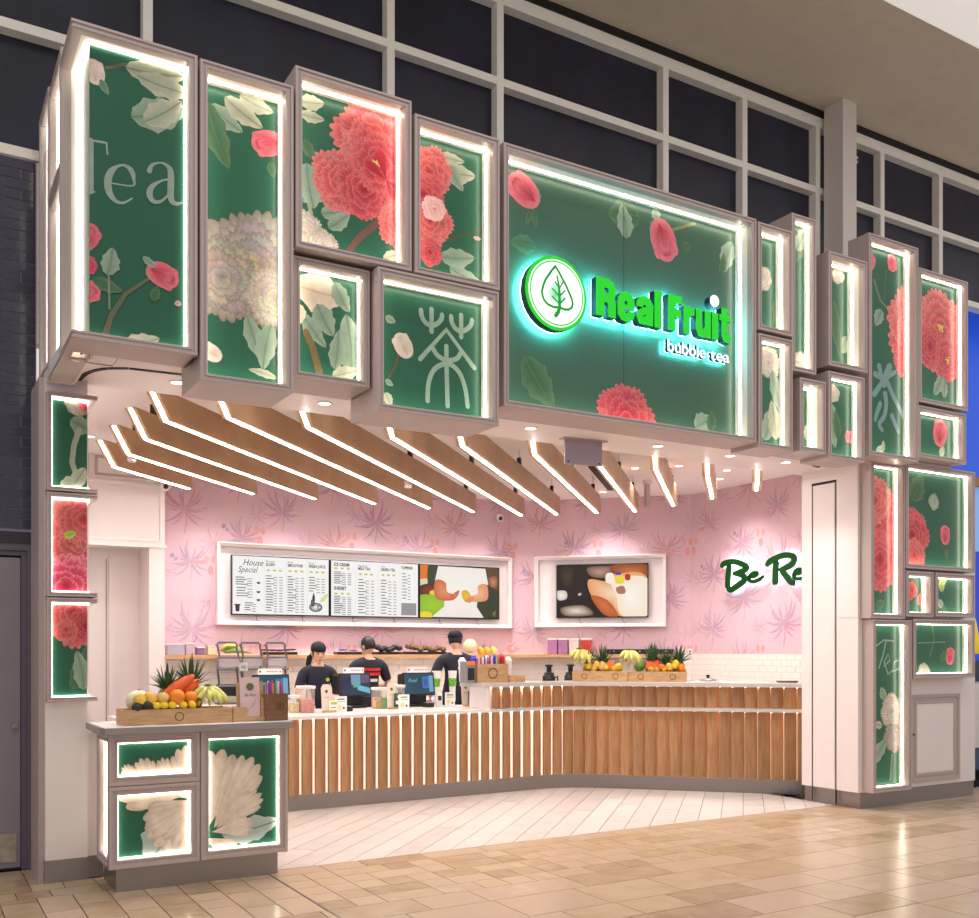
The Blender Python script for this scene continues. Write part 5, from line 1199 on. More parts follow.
# ---- raised counter: fruit crates on the diagonal part
ZR = 1.196
def on_diag(u, off): p, tg_, nq = along(u); return Vector((p.x+nq.x*off, p.y+nq.y*off))
DA = -math.pi/4
def dpt(px, py, dy): return at_d(px, py, 15.66+dy*math.sqrt(2))
c0 = dpt(572, 679, 0); c1 = dpt(628, 679, 0); c2 = dpt(686, 679, 0); g2 = 'fruit in the crates on the raised counter'
m1, m2 = (c0+c1)/2, (c1+c2)/2; wc = (c1-c0).length
crate('pine crate of fruit on the raised counter, left of the pair', (m1.x+.0, m1.y+.0, ZR), DA, wc-.006, .24, .115, 2); crate('pine crate of fruit on the raised counter, right of the pair', (m2.x, m2.y, ZR), DA, (c2-c1).length-.006, .24, .115, 2)
for k, (px, py, dy, s_, lab) in enumerate(((589,670,.125,.8,'first'),(603,668,.125,.9,'second'),(653,668,.125,.95,'third'),(666,669,.125,.8,'fourth'),(678.5,668,.125,.9,'fifth'))):
    p = dpt(px, py, dy); p.z = ZR+.02; pineapple(f'pineapple in the raised counter crates, {lab} from the left', p, s_*1.28, g2)
bananas('banana bunch at the left end of the raised counter crates', dpt(579, 663, .08), 1.35, g2, 9); bananas('banana bunch in the middle of the raised counter crates', dpt(628, 663, .10), 1.25, g2, 9)
mid = [(589,666,'yellow mango beside the left bananas',MMg,.042),(594,668.5,'pale mango low in the left crate',MPeach,.038),(597.5,665,'orange-yellow mango behind in the left crate',MMg,.04),(603,666,'blush mango under the second pineapple',MPeach,.045),(607.5,668,'lemon-coloured mango in the left crate',MLm,.036),(611,664.5,'red-blush mango in the left crate',MRed,.042),(614,668.5,'yellow mango low near the middle bananas',MMg,.038),(619,667,'pale yellow mango by the middle bananas',MLm,.042),
       (651.5,669,'yellow mango low in the right crate',MMg,.036),(662,667,'red mango under the third pineapple',MRed,.04),(664,669.5,'small lemon in the right crate',MLm,.032),(670,667,'golden mango left of the last pineapple',MMg,.045),(676,664.5,'golden orange near the right end',MLm,.042),(682,668,'round orange at the right end of the crate',MO,.04),(657,669.5,'blush mango low in the right crate',MPeach,.034)]
for px, py, lab, m, r in mid: fruit('mango', lab, dpt(px, py, .06), r, m, g2, (1.25,1,.9), (0,.4+px % 1.3,0), pear)
fruit('green_papaya', 'large green papaya right of the middle bananas', dpt(640.5, 666, .09), .055, MGr, g2, (1,1,1.35), (0,1.2,0), pear)
for k, (px, py) in enumerate(((650,664.5),(656,664))): fruit('papaya', ('orange papaya half left of the third pineapple', 'orange papaya half under the third pineapple')[k], dpt(px, py, .08), .04, MPp, g2, (1,1,1.4), (0,.8,0), pear)
# straw crates and lids on the raised counter end
def rc(px, py, dy=0.): return at_y(px, py, 9.22+dy)
p = rc(478.5, 683); p2 = rc(509, 681); t = crate('pine crate of straws and lids at the raised end of the counter', ((p.x+p2.x)/2, 9.24, ZR), 0, p2.x-p.x, .22, .20, 1); g3 = 'straws'
st = t
for k in range(14):
    c = sc_[(k*3) % 7]; m = mat('straw_%d%d%d' % c, c, .35); x = -.15+.022*k; MB().tube([(x,.06+.05*(k % 2),.02),(x+.003*(k % 3-1),.07+.05*(k % 2),.27+.012*(k % 3))], .008, 6).build('straw', m, st)
crate('small pine tray beside the straw crate', (rc(517,682).x, 9.20, ZR), 0, .19, .16, .075, 0)
t = thing('cup_dispenser', 'grey lidded dispenser left of the straw crate', 'dispenser', (rc(472.5, 682).x, 9.30, ZR)); bx('body', mat('grey_plastic', (140,136,140), .4), t, -.055, .055, -.05, .10, 0, .23, bevel=.006); bx('orange_label', mat('orange_label', (240,130,50), .5), t, -.05, .05, -.053, -.05, .19, .235); bx('slot', M_DARK, t, -.04, .04, -.054, -.05, .03, .16)
t = thing('grey_tin', 'dark grey box behind the small pine tray', 'box', (rc(516, 676).x, 9.60, ZR)); bx('body', mat('grey_card', (128,120,120), .6), t, -.11, .11, 0, .16, 0, .16, bevel=.004); bx('lid', mat('grey_card_lid', (146,138,138), .6), t, -.115, .115, -.004, .164, .16, .18)
cols = [(40,60,190),(246,246,246),(200,30,40)]
for k, (px, py, dy, lab, ci) in enumerate(((462,662,.36,'stack of white dome lids behind the man',1),(474,660,.3,'blue-striped cup stack behind the dispenser',0),(486,660,.33,'white cup stack over the straw crate',1),(492,659.5,.3,'blue cup stack over the straw crate',0),(501,658,.32,'red-topped cup stack at the right of the straw crate',2),(508,661,.3,'white cup stack with a red cap',1))):
    q_ = rc(px, py, dy); t = thing('cup_stack', lab, 'cups', (q_.x, q_.y, ZR), 0, 'cup stacks on the raised counter'); h = max(.06, q_.z-ZR+.05)
    MB().lathe([(.03,0),(.042,h*.8),(.045,h*.82),(.045,h*.86),(.02,h)], 14).build('cups', mat('cup_%d' % ci, cols[ci], .35), t, smooth=True); MB().lathe([(.047,h*.55),(.047,h*.6)], 14, cap=False).build('rim', M_WHITE, t)
# ---- lower counter: tills
ZL = .919
M_TILL = mat('till_black', (22,22,26), .35); M_TILLSCR = print_mat('till_screen', .2, emit=.8, grain=0)
def till(label, px, py, mode):
    p = at_z(px, py, ZL); t = thing('till', label, 'till', (p.x, p.y, ZL), math.radians(4 if mode == 1 else -3), 'tills on the counter')
    bx('foot', M_TILL, t, -.13, .13, -.02, .22, 0, .03, bevel=.008); bx('stand', M_TILL, t, -.11, .11, .05, .16, .03, .17, bevel=.01); bx('back_housing', M_TILL, t, -.15, .17, .12, .30, .14, .36, bevel=.02)
    s = bx('screen_body', M_TILL, t, -.19, .19, -.02, .02, -.13, .13, bevel=.008); s.location = (0, .03, .25); s.rotation_euler = (-.18, 0, 0)
    A = Art((-.172,.172,-.113,.113), step=.00005)
    if mode == 1:
        A.poly([(-.2,-.2),(.2,-.2),(.2,.2),(-.2,.2)], (60,66,86)); A.poly([(-.05,.0),(.06,.0),(.06,.11),(-.05,.11)], (130,170,206)); A.poly([(.06,.02),(.17,.02),(.17,.11),(.06,.11)], (110,96,120)); A.poly([(.02,-.06),(.17,-.1),(.17,-.04),(.02,.0)], (120,206,226)); A.poly([(-.03,-.03),(.03,-.03),(.03,.02),(-.03,.02)], (110,190,160)); A.poly([(-.17,-.05),(-.06,-.05),(-.06,.08),(-.17,.08)], (44,56,84))
    else:
        A.poly([(-.2,-.2),(.2,-.2),(.2,.2),(-.2,.2)], (40,70,90), (60,96,120)); A.text('Real', -.13, .02, .06, (150,200,206), shear=.2); A.poly([(.04,-.05),(.12,-.05),(.12,.08),(.04,.08)], (50,80,190), (90,130,200)); A.poly([(.12,-.09),(.17,-.09),(.17,.09),(.12,.09)], (120,180,214))
    A.build('screen_picture', s, lambda x, z, o: (x, -.0205-o, z), M_TILLSCR)
    tg_ = bx('menu_strip', mat('white_card', (246,246,244), .6), t, -.135, .115, .035, .042, .375, .44); A = Art((-.135,.115,.375,.44), step=.00005); A.stroke([(-.05,.41),(.07,.41)], .006, (226,170,180), caps=False); A.disc(-.115,.41,.012,(60,150,60)); A.disc(.095,.41,.008,(90,90,90)); A.build('strip_print', t, lambda x, z, o: (x, .0345-o, z))
till('black till with the straws box in front of its screen', 272, 711.5, 0); till('black till beside the woman showing a purple and cyan screen', 356, 708, 1); till('black till in front of the man showing a dark blue screen', 419.5, 706.5, 2)
def bag_sign(label, px, py, kind):
    p = at_z(px, py, ZL); t = thing('counter_card', label, 'counter card', (p.x, p.y, ZL), .1, 'counter cards in timber stands'); bx('timber_foot', M_CRATE, t, -.07, .07, -.03, .02, 0, .022)
    M_KR = mat('pale_card', (232,216,200), .6)
    MB().prism([(-.055,0),(.055,0),(.055,.24),(.03,.275),(-.03,.275),(-.055,.24)], 0, .008).xform(Matrix.Translation((-.02,.008,.01)) @ Matrix.Rotation(math.pi/2-.1,4,'X')).build('card', M_KR, t)
    A = Art((-.075,.035,.0,.3), step=.00005); A.disc(-.02,.20,.017,(70,110,50)); A.stroke([(-.05,.14),(.01,.14)], .004, (214,180,140)); A.build('card_print', t, lambda x, z, o: (x, .004+z*.1-o-.006, z+.012))
    if kind: 
        b = bx('leaflet', mat('dark_green_card' if kind == 1 else 'white_card', (40,80,64) if kind == 1 else (246,246,244), .6), t, -.005, .085, -.018, -.012, .02, .17 if kind == 1 else .12)
        A = Art((-.005,.085,.02,.17 if kind == 1 else .12), step=.00005)
        if kind == 1: A.disc(.04,.13,.014,(226,220,150)); A.poly([(.01,.05),(.07,.05),(.07,.09),(.01,.09)], (236,232,220))
        else: A.poly([(.01,.08),(.08,.08),(.08,.105),(.01,.105)], (170,206,50)); A.stroke([(.01,.05),(.07,.05)], .005, (200,120,120), caps=False)
        A.build('leaflet_print', t, lambda x, z, o: (x, -.0185-o, z))
bag_sign('pale counter card with yellow-green slip beside the jelly jar', 329, 712.5, 2); bag_sign('pale counter card with dark green leaflet left of the third till', 394, 709, 1); bag_sign('pale counter card with dark green leaflet at the raised end', 468, 706.5, 1)
for px, py, lab in ((341, 712, 'white flyer leaning by the second till'), (404, 709.5, 'white flyer beside the dark green leaflet'), (450, 706.5, 'white flyer with yellow drawing near the raised end')):
    p = at_z(px, py, ZL); t = thing('flyer', lab, 'flyer', (p.x, p.y, ZL), .05, 'flyers on the counter'); bx('sheet', mat('white_card', (246,246,244), .6), t, -.065, .065, 0, .004, 0, .16); A = Art((-.065,.065,0,.16), step=.00005); A.disc(-.02,.05,.03,(240,214,90),(246,240,220)); A.stroke([(-.04,.13),(.04,.13)], .006, (90,120,90), caps=False); A.stroke([(-.04,.105),(.05,.105)], .003, (150,150,150), caps=False); A.disc(.03,.04,.012,(90,90,90)); A.build('sheet_print', t, lambda x, z, o: (x, -.0005-o, z)); bx('foot_strip', M_STEEL, t, -.05, .05, .004, .04, 0, .004)
for px, py, lab in ((345.5, 711, 'black card terminal by the second till'), (427, 707, 'black card terminal by the third till')):
    p = at_z(px, py, ZL); t = thing('card_terminal', lab, 'card terminal', (p.x, p.y-.05, ZL), .2, 'card terminals'); bx('body', M_TILL, t, -.045, .045, -.04, .08, 0, .05, bevel=.01); b = bx('keypad', mat('key_grey', (170,170,174), .4), t, -.035, .035, -.035, .03, .05, .054); bx('small_screen', mat('lcd_grey', (120,140,130), .3), t, -.03, .03, .04, .07, .05, .054)
p = at_z(438.5, 706.5, ZL); t = thing('receipt_reader', 'upright white reader with a black window by the third till', 'reader', (p.x, p.y-.03, ZL)); bx('body', M_WHITE, t, -.04, .04, 0, .05, .0, .15, bevel=.015); bx('window', M_TILL, t, -.022, .022, -.003, .002, .07, .12); MB().lathe([(.045,0),(.045,.01)], 16, (0,.025,0)).build('foot', M_WHITE, t)
def jar(label, px, py, col, r=.055, h=.19, fill=.6, col2=None):
    p = at_z(px, py, ZL); t = thing('topping_jar', label, 'jar', (p.x, p.y, ZL), 0, 'clear topping jars'); MB().box(-r,r,-r,r,0,h).build('glass', mat('clear_plastic', (236,232,228), .1, alpha=.28), t, bevel=.008); MB().box(-r*.92,r*.92,-r*.92,r*.92,.004,h*fill).build('contents', mat('fill_%d%d%d' % col, col, .5, noise=.5, nscale=45), t, bevel=.006); bx('lid', M_WHITE, t, -r*1.06, r*1.06, -r*1.06, r*1.06, h, h+.03, bevel=.006)
jar('clear jar of red and white jellies beside the woman', 305.5, 712.5, (206,84,44), .075, .24, .55); jar('small jar with a yellow drink near the straws box', 294, 713, (226,190,110), .045, .15, .7)
jar('jar of green syrup between the two right tills', 386, 708.5, (60,170,40), .05, .2, .6); jar('jar of amber syrup between the two right tills', 376.5, 708.5, (216,160,60), .045, .2, .6); jar('jar with pale lid behind the green leaflet', 399, 707.5, (190,160,170), .05, .22, .4)
# branded cups on the counter behind
for px, py, lab in ((436.5, 702.5, 'tall printed cup standing left of the man'), (452.5, 702, 'tall printed cup standing in front of the man')):
    p = at_z(px, py, ZL); t = thing('printed_cup', lab, 'cup', (p.x, p.y, ZL), 0, 'tall printed cups'); MB().lathe([(.035,.12),(.052,.36),(.054,.37),(.054,.38)], 16).build('cup', mat('cup_white', (244,244,240), .4), t, smooth=False); MB().lathe([(.037,.02),(.037,.12)], 16).build('cup_below', mat('cup_white2', (236,236,230), .4), t)
    MB().lathe([(.0425,.19),(.0485,.29)], 16, cap=False).build('printed_band', mat('cup_print', (110,180,60), .4, noise=.8, nscale=24), t); MB().lathe([(.03,0),(.036,.02)], 16).build('base', mat('cup_white2', (236,236,230), .4), t)
# ---- machines and jars at the back
def sealer(label, px, py, Y):
    p = at_y(px, py, Y); t = thing('cup_rack', label, 'rack', (p.x, Y, .90), 0, 'wire cup racks on the back worktop'); m = mat('rack_metal', (96,92,100), .35, metal=.6)
    for x in (-.115, .115): MB().tube([(x,0,0),(x,0,.28),(x-.02,-.02,.42),(x+.015,.02,.56),(x,.06,.70)], .013, 6).build('upright', m, t)
    for z, w in ((.22,.13),(.42,.14),(.56,.13)): MB().tube([(-w,-.02,z),(w,-.02,z)], .013, 6).build('crossbar', m, t)
    MB().tube([(-.13,.06,.70),(-.10,.07,.74),(.10,.07,.74),(.13,.06,.70)], .014, 6).build('top_loop', m, t); bx('acrylic_shelf', mat('smoky_acrylic', (200,190,196), .1, alpha=.5), t, -.12, .12, -.02, .10, .555, .57); bx('acrylic_front', mat('smoky_acrylic', (200,190,196), .1, alpha=.5), t, -.12, .12, -.03, -.025, .45, .55); bx('black_block', M_TILL, t, -.12, .12, -.02, .12, .10, .24, bevel=.01); bx('base', m, t, -.125, .125, -.03, .14, 0, .015)
sealer('wire cup rack with smoky shelf, leftmost of three at the back', 228.5, 700, 11.75); sealer('wire cup rack with smoky shelf, middle of three at the back', 252, 700, 11.75); sealer('wire cup rack with smoky shelf, rightmost of three at the back', 277, 700, 11.75)
def box_on_shelf(label, px, w, h, col, cat='tub', Y=12.0, name='tub', lidc=None, alpha=1.):
    p = at_y(px, 655, Y); t = thing(name, label, cat, (p.x, Y, 1.491), 0, 'tubs on the back shelf'); bx('body', mat('tub_%d%d%d' % col, col, .3, alpha=alpha), t, -w/2, w/2, -.06, .08, 0, h, bevel=.008); bx('lid', mat('tub_lid', (240,234,236), .4), t, -w/2-.006, w/2+.006, -.066, .086, h, h+.015); return t
box_on_shelf('clear tub of ice with a grey scoop at the left of the shelf', 175, .20, .12, (206,204,224), alpha=.6); box_on_shelf('clear pink tub with a spoon beside the ice tub', 189, .10, .13, (232,206,216), alpha=.6); box_on_shelf('purple tub on the back shelf', 200, .09, .085, (150,110,150)); box_on_shelf('cream tub on the back shelf', 211, .10, .10, (240,226,180))
p = at_y(192, 645, 11.99); t = thing('spoon', 'long steel spoon sticking out of the pink tub', 'spoon', (p.x, p.y, p.z)); MB().tube([(-.03,0,-.07),(.06,.0,.10)], .006, 6).build('handle', M_STEEL, t); MB().ell((-.035,0,-.075), (.02,.01,.016), 10, 6).build('bowl', M_STEEL, t, smooth=True)
t = thing('banana_bunch', 'banana bunch lying on top of the left cup racks', 'bananas', tuple(at_y(230, 648, 12.0)), 0)
for k in range(3): MB().tube([(-.12+.03*k,.0+.03*k,-.03-.012*k),(-.05,.03*k,.03-.02*k),(.05,.03*k,.03-.02*k),(.12,.03*k,-.02-.012*k)], .026, 8, (.5,1,1,.4)).build('banana', MBan, t, smooth=True)
MB().tube([(-.14,.03,-.04),(-.12,.03,-.03)], .012, 6).build('stalk', MTip, t)
p = at_y(236, 651, 11.98); t = thing('green_banana', 'green plantain lying beside the bananas on the shelf', 'plantain', (p.x, p.y, 1.53)); MB().tube([(-.14,0,-.01),(-.05,0,.012),(.06,0,.008),(.16,0,-.012)], .027, 8, (.4,1,1,.4)).build('flesh', mat('plantain_skin', (120,160,60), .45, noise=.2), t, smooth=True); MB().tube([(.155,0,-.012),(.18,0,-.02)], .008, 6).build('stalk', MTip, t)
def tray(label, px0, px1, col, n, mt, fl=1.):
    a, b = at_y(px0, 655, 12.0), at_y(px1, 655, 12.0); t = thing('shelf_tray', label, 'tray', ((a.x+b.x)/2, 12.0, 1.491), 0, 'trays on the back shelf'); w = b.x-a.x; bx('pan', M_TILL, t, -w/2, w/2, -.06, .09, 0, .035); q = random.Random(px0)
    for k in range(n): MB().ell((-w/2+w*(k+.5)/n, q.uniform(-.03,.03), .045+(.015+q.uniform(0,.05))*fl), (.045/fl**.3,.045,.038*fl), 10, 7).build('lump', mt, t, smooth=True)
tray('black tray of dark avocados on the back shelf', 376, 400, (30,34,28), 7, MAv); tray('black tray of brown fruit pieces on the back shelf', 405, 445, (120,96,60), 9, mat('brown_fruit', (120,96,56), .5, noise=.4, nscale=20))
tray('black tray of utensils behind the woman', 262, 296, (40,40,44), 5, M_DARK, .35); tray('steel-edged black tray right of the woman', 336, 372, (40,40,44), 3, mat('blue_cloth', (60,90,160), .6), .3)
fruit('melon', 'round cream melon on the shelf beside the man', at_y(470, 646, 12.0), .10, MPale, 'melons on the back shelf'); 
for k, (px, m) in enumerate(((481, MMg), (487.5, MMg), (494, MBan))): fruit('mango', ('yellow mango left of three beside the cream melon', 'yellow mango middle of three on the shelf', 'green-yellow mango right of three on the shelf')[k], at_y(px, 651, 12.0), .05, m, 'mangoes on the back shelf', (1.3,1,.85), (0,1.3,0), pear)
# jars on the corner shelf
for k, (px, c, lab) in enumerate(((553,(176,120,160),'purple jar, left of four on the corner shelf'),(563.5,(170,116,158),'purple jar, second of four on the corner shelf'),(574.5,(226,200,196),'pale pink jar, third of four on the corner shelf'),(586.5,(190,60,50),'red berry jar, right of four on the corner shelf'))):
    p = at_d(px, 655, DC-.2); t = thing('square_jar', lab, 'jar', (p.x, p.y, 1.491), DA, 'square jars on the corner shelf'); bx('body', mat('jar_%d' % k, c, .25, noise=.35 if k == 3 else .06, nscale=30), t, -.067, .067, -.06, .06, 0, .20, bevel=.008); bx('lid', M_WHITE, t, -.07, .07, -.064, .064, .20, .225, bevel=.004)
p = at_d(640, 657, DC-.16); t = thing('knife_rail', 'long black rail with hooks under the single screen', 'rail', (p.x, p.y, 1.491), DA); bx('rail', M_TILL, t, -.46, .46, -.03, .03, .0, .07)
for k in range(5): MB().ell((-.36+.18*k,-.035,.04), (.014,.01,.014), 8, 6).build('hook', M_STEEL, t)
for k, (px, lab) in enumerate(((684,'left of two white wall sockets on the corner wall'),(690,'right of two white wall sockets on the corner wall'))):
    p = at_d(px, 655, DC-.03); t = thing('wall_socket', lab, 'socket', (p.x, p.y, 1.46), DA, 'wall sockets'); bx('plate', M_WHITE, t, -.035, .035, -.012, 0, 0, .11, bevel=.003); bx('outlet', M_TILL, t, -.012, .012, -.014, -.012, .06, .08)
    bx('outlet', M_TILL, t, -.012, .012, -.014, -.012, .025, .045)
def blender_base(label, px, py, Y):
    p = at_d(px, py, Y); t = thing('mixer', label, 'mixer', (p.x, p.y, 1.196), DA, 'black mixers'); MB().lathe([(.07,0),(.075,.02),(.055,.07),(.06,.09),(.03,.10),(.03,.16),(.045,.165),(.045,.185)], 16).build('body', M_TILL, t, smooth=False)
    for a in (0, 2.1, 4.2): MB().tube([(.06*math.cos(a),.06*math.sin(a),.03),(.1*math.cos(a),.1*math.sin(a),.05),(.1*math.cos(a),.1*math.sin(a),.0)], .012, 6).build('handle', M_TILL, t)
blender_base('black mixer left of the raised fruit crates', 549, 680, 15.85); blender_base('black mixer half hidden by the left fruit crate', 570.5, 680, 16.15)
p = dpt(708, 680, .12); t = thing('cutting_board', 'white board with a black-handled steel lid at the right of the counter', 'tray', (p.x, p.y, ZR), DA); bx('board', M_WHITE, t, -.14, .14, -.09, .09, 0, .014, bevel=.004); MB().lathe([(.10,.014),(.09,.03),(.02,.042)], 20).build('lid', M_STEEL, t, smooth=True); MB().lathe([(.012,.042),(.022,.07),(.018,.08)], 10).build('knob', M_TILL, t)
p = dpt(787, 681, .12); t = thing('steel_tray', 'low steel tray at the far right end of the counter', 'tray', (p.x, p.y, ZR), DA); MB().rings([[(-.12+i,-.08+i,z),(.12-i,-.08+i,z),(.12-i,.08-i,z),(-.12+i,.08-i,z)] for i,z in ((.02,0),(0,.02),(.004,.02),(.022,.004))]).build('rim', M_STEEL, t); bx('pan', M_STEEL, t, -.10, .10, -.06, .06, 0, .004)
p = at_d(520, 668, 17.9); 
# ================================================================== PEOPLE
def skin(verts, edges, radii, lvl=2):
    me = bpy.data.meshes.new('skin'); me.from_pydata(verts, edges, []); o = bpy.data.objects.new('skin', me); COL.objects.link(o)
    o.modifiers.new('s', 'SKIN')
    sv = me.skin_vertices[0].data
    for i, r in enumerate(radii): sv[i].radius = r if isinstance(r, tuple) else (r, r)
    sv[0].use_root = True
    md = o.modifiers.new('u', 'SUBSURF'); md.levels = lvl; md.render_levels = lvl
    r = bpy.data.meshes.new_from_object(o.evaluated_get(bpy.context.evaluated_depsgraph_get())); bpy.data.objects.remove(o); return r
def fuse(meshes, voxel, name, m, parent, smooth_it=4):
    bm = bmesh.new()
    for me in meshes: bm.from_mesh(me)
    me = bpy.data.meshes.new(name); bm.to_mesh(me); bm.free(); o = bpy.data.objects.new(name, me); COL.objects.link(o)
    md = o.modifiers.new('r', 'REMESH'); md.mode = 'VOXEL'; md.voxel_size = voxel
    sm = o.modifiers.new('s', 'SMOOTH'); sm.iterations = smooth_it; sm.factor = .5
    r = bpy.data.meshes.new_from_object(o.evaluated_get(bpy.context.evaluated_depsgraph_get())); bpy.data.objects.remove(o)
    r.name = name; r.materials.clear(); r.materials.append(m)
    for p in r.polygons: p.use_smooth = True
    o = bpy.data.objects.new(name, r); COL.objects.link(o); o.parent = parent; return o
M_SKIN = mat('skin', (226, 176, 148), .5, noise=.04); M_HAIR = mat('dark_hair', (24, 20, 22), .45, noise=.2, nscale=30); M_TEE = mat('navy_tee', (32, 34, 50), .8, noise=.08, nscale=12); M_JEAN = mat('black_trousers', (30, 30, 34), .8); M_SHOE = mat('black_shoe', (22,22,24), .5)
def person(label, loc, rotz, H, arms, head_tilt=(0,0), female=False, hair='cap', back_print=None):
    t = thing('person', label, 'person', loc, rotz); k = H/1.70
    S = lambda *p: tuple(v*k for v in p)
    sh = .17 if female else .19
    V = [S(0,0,.95), S(0,.0,1.12), S(0,.01,1.28), S(0,.015,1.40), S(0,.005,1.47), S(0,-.005,1.52)]
    Rr = [S(.145,.105), S(.125,.095), S(.15,.105), S(.11,.08), S(.056,.056), S(.052,.052)]; E = [(0,1),(1,2),(2,3),(3,4),(4,5)]
    ends = []
    for sgn, (el, wr) in zip((-1, 1), arms):
        b = len(V); V += [S(sgn*sh,.01,1.385), S(*el), S(*wr)]; Rr += [S(.058,.058), S(.042,.042), S(.029,.027)]; E += [(3,b),(b,b+1),(b+1,b+2)]; ends.append((Vector(S(*el)), Vector(S(*wr))))
    for sgn in (-1, 1):
        b = len(V); V += [S(sgn*.095,0,.88), S(sgn*.105,-.01,.49), S(sgn*.11,.02,.10), S(sgn*.115,-.02,.045), S(sgn*.12,-.14,.035)]; Rr += [S(.09,.09), S(.058,.058), S(.042,.042), S(.042,.035), S(.04,.03)]; E += [(0,b),(b,b+1),(b+1,b+2),(b+2,b+3),(b+3,b+4)]
    body = [skin(V, E, Rr)]
    # head: cranium, jaw, nose, ears
    hz = 1.615*k; ha, hb = head_tilt; RH = Matrix.Rotation(hb, 3, 'Z') @ Matrix.Rotation(ha, 3, 'X'); c = Vector((0, -.012*k, hz))
    hp = lambda x, y, z: c+RH @ (Vector((x, y, z))*k)
    def hfn(p):
        j = max(0, -p.z); return (p.x*(1-.28*j*j), p.y*(1-.15*j)-(.10*j if p.y < 0 else 0)*.4, p.z)
    hd = MB(); hd.ell(c, (.076*k,.095*k,.112*k), 24, 16, RH, hfn); body.append(hd.mesh('head'))
    fe = MB(); fe.ell(hp(0,-.098,-.012), (.013*k,.018*k,.022*k), 10, 8, RH); fe.ell(hp(0,-.088,-.062), (.026*k,.014*k,.012*k), 10, 6, RH); fe.ell(hp(0,-.078,-.098), (.028*k,.02*k,.018*k), 10, 6, RH)
    for sgn in (-1, 1): fe.ell(hp(sgn*.077,.005,-.01), (.012*k,.022*k,.032*k), 8, 8, RH)
    body.append(fe.mesh('features'))
    # hands: palm and five bent fingers
    for sgn, (el, wr) in zip((-1, 1), ends):
        d = (wr-el).normalized(); side = d.cross(Vector((0,0,1)));  side = (side.normalized() if side.length > .1 else Vector((1,0,0))); nrm = side.cross(d).normalized()
        pv = [wr, wr+d*.045*k, wr+d*.085*k]; body.append(skin([tuple(v) for v in pv], [(0,1),(1,2)], [(.026*k,.02*k),(.04*k,.018*k),(.038*k,.016*k)], 1))
        for f, (off, L) in enumerate(((-.03,.062),(-.01,.072),(.01,.068),(.03,.052))):
            b0 = wr+d*.08*k+side*off*k; b1 = b0+d*L*.5*k-nrm*.006*k; b2 = b1+d*L*.38*k-nrm*.025*k
            body.append(skin([tuple(b0), tuple(b1), tuple(b2)], [(0,1),(1,2)], [.0095*k,.009*k,.0075*k], 1))
        b0 = wr+d*.03*k-side*.03*k*1; b1 = b0-side*.025*k+d*.03*k; b2 = b1+d*.03*k-nrm*.01*k
        body.append(skin([tuple(b0), tuple(b1), tuple(b2)], [(0,1),(1,2)], [.012*k,.010*k,.008*k], 1))
    bd = fuse(body, .0095, 'body', M_SKIN, t, 2)
    # clothes follow the body: faces nearest to trunk, upper arms and legs, pushed outwards
    seg = [('t', Vector(V[0]), Vector(V[1])), ('t', Vector(V[1]), Vector(V[2])), ('t', Vector(V[2]), Vector(V[3])), ('n', Vector(V[3]), Vector(V[4])), ('h', Vector(V[4]), c+Vector((0,0,.1*k)))]
    for sgn, (el, wr) in zip((-1, 1), ends):
        shd = Vector(S(sgn*sh,.01,1.385)); seg += [('t', Vector(V[3]), shd), ('u', shd, shd+(el-shd)*.74), ('f', shd+(el-shd)*.76, wr), ('f', wr, wr+(wr-el).normalized()*.17*k)]
    for sgn in (-1, 1): seg += [('l', Vector(S(sgn*.095,0,.88)), Vector(S(sgn*.105,-.01,.49))), ('l', Vector(S(sgn*.105,-.01,.49)), Vector(S(sgn*.11,.02,.09))), ('s', Vector(S(sgn*.115,-.02,.045)), Vector(S(sgn*.12,-.14,.035)))]
    def near(p):
        best = None
        for kd, a, b in seg:
            d = b-a; u = max(0, min(1, (p-a).dot(d)/d.length_squared)); q = (p-a-d*u).length
            if best is None or q < best[0]: best = (q, kd)
        return best[1]
    bme = bd.data; kinds = [near(v.co) for v in bme.vertices]
    def garment(nm, m, ok, push):
        bm = bmesh.new(); bm.from_mesh(bme); bm.verts.ensure_lookup_table(); bm.normal_update()
        dead = [f for f in bm.faces if not all(ok(v.co, kinds[v.index]) for v in f.verts)]
        for v in bm.verts: v.co = v.co+v.normal*push
        bmesh.ops.delete(bm, geom=dead, context='FACES'); me = bpy.data.meshes.new(nm); bm.to_mesh(me); bm.free(); me.materials.clear(); me.materials.append(m)
        for p_ in me.polygons: p_.use_smooth = True
        o = bpy.data.objects.new(nm, me); COL.objects.link(o); o.parent = t
        md = o.modifiers.new('t', 'SOLIDIFY'); md.thickness = .004; md.offset = 1; return o
    garment('tee_shirt', M_TEE, lambda p, kd: (kd in 'tu' and p.z > .86*k) or (kd in 'nh' and p.z < 1.452*k) or (kd == 'l' and p.z > .86*k), .011)
    garment('trousers', M_JEAN, lambda p, kd: (kd == 'l') or (kd == 't' and p.z < 1.0*k), .006)
    for sgn in (-1, 1): MB().ell((sgn*.118*k,-.07*k,.04*k), (.052*k,.145*k,.042*k), 14, 8).build('shoe', M_SHOE, t, smooth=True)
    # face
    for sgn in (-1, 1):
        MB().ell(hp(sgn*.032,-.087,.008), (.015*k,.006*k,.007*k), 10, 6, RH).build('eye', mat('eye_dark', (30,22,20), .2), t, smooth=True)
        MB().ell(hp(sgn*.033,-.088,.030), (.021*k,.006*k,.0045*k), 10, 6, RH).build('brow', M_HAIR, t, smooth=True)
    MB().ell(hp(0,-.1005,-.063), (.022*k,.006*k,.006*k), 10, 6, RH).build('lips', mat('lips', (196,92,96), .4), t, smooth=True)
    # hair and cap
    def cranium(p):   # shell over the back and top of the head
        return (p.x, p.y, p.z)
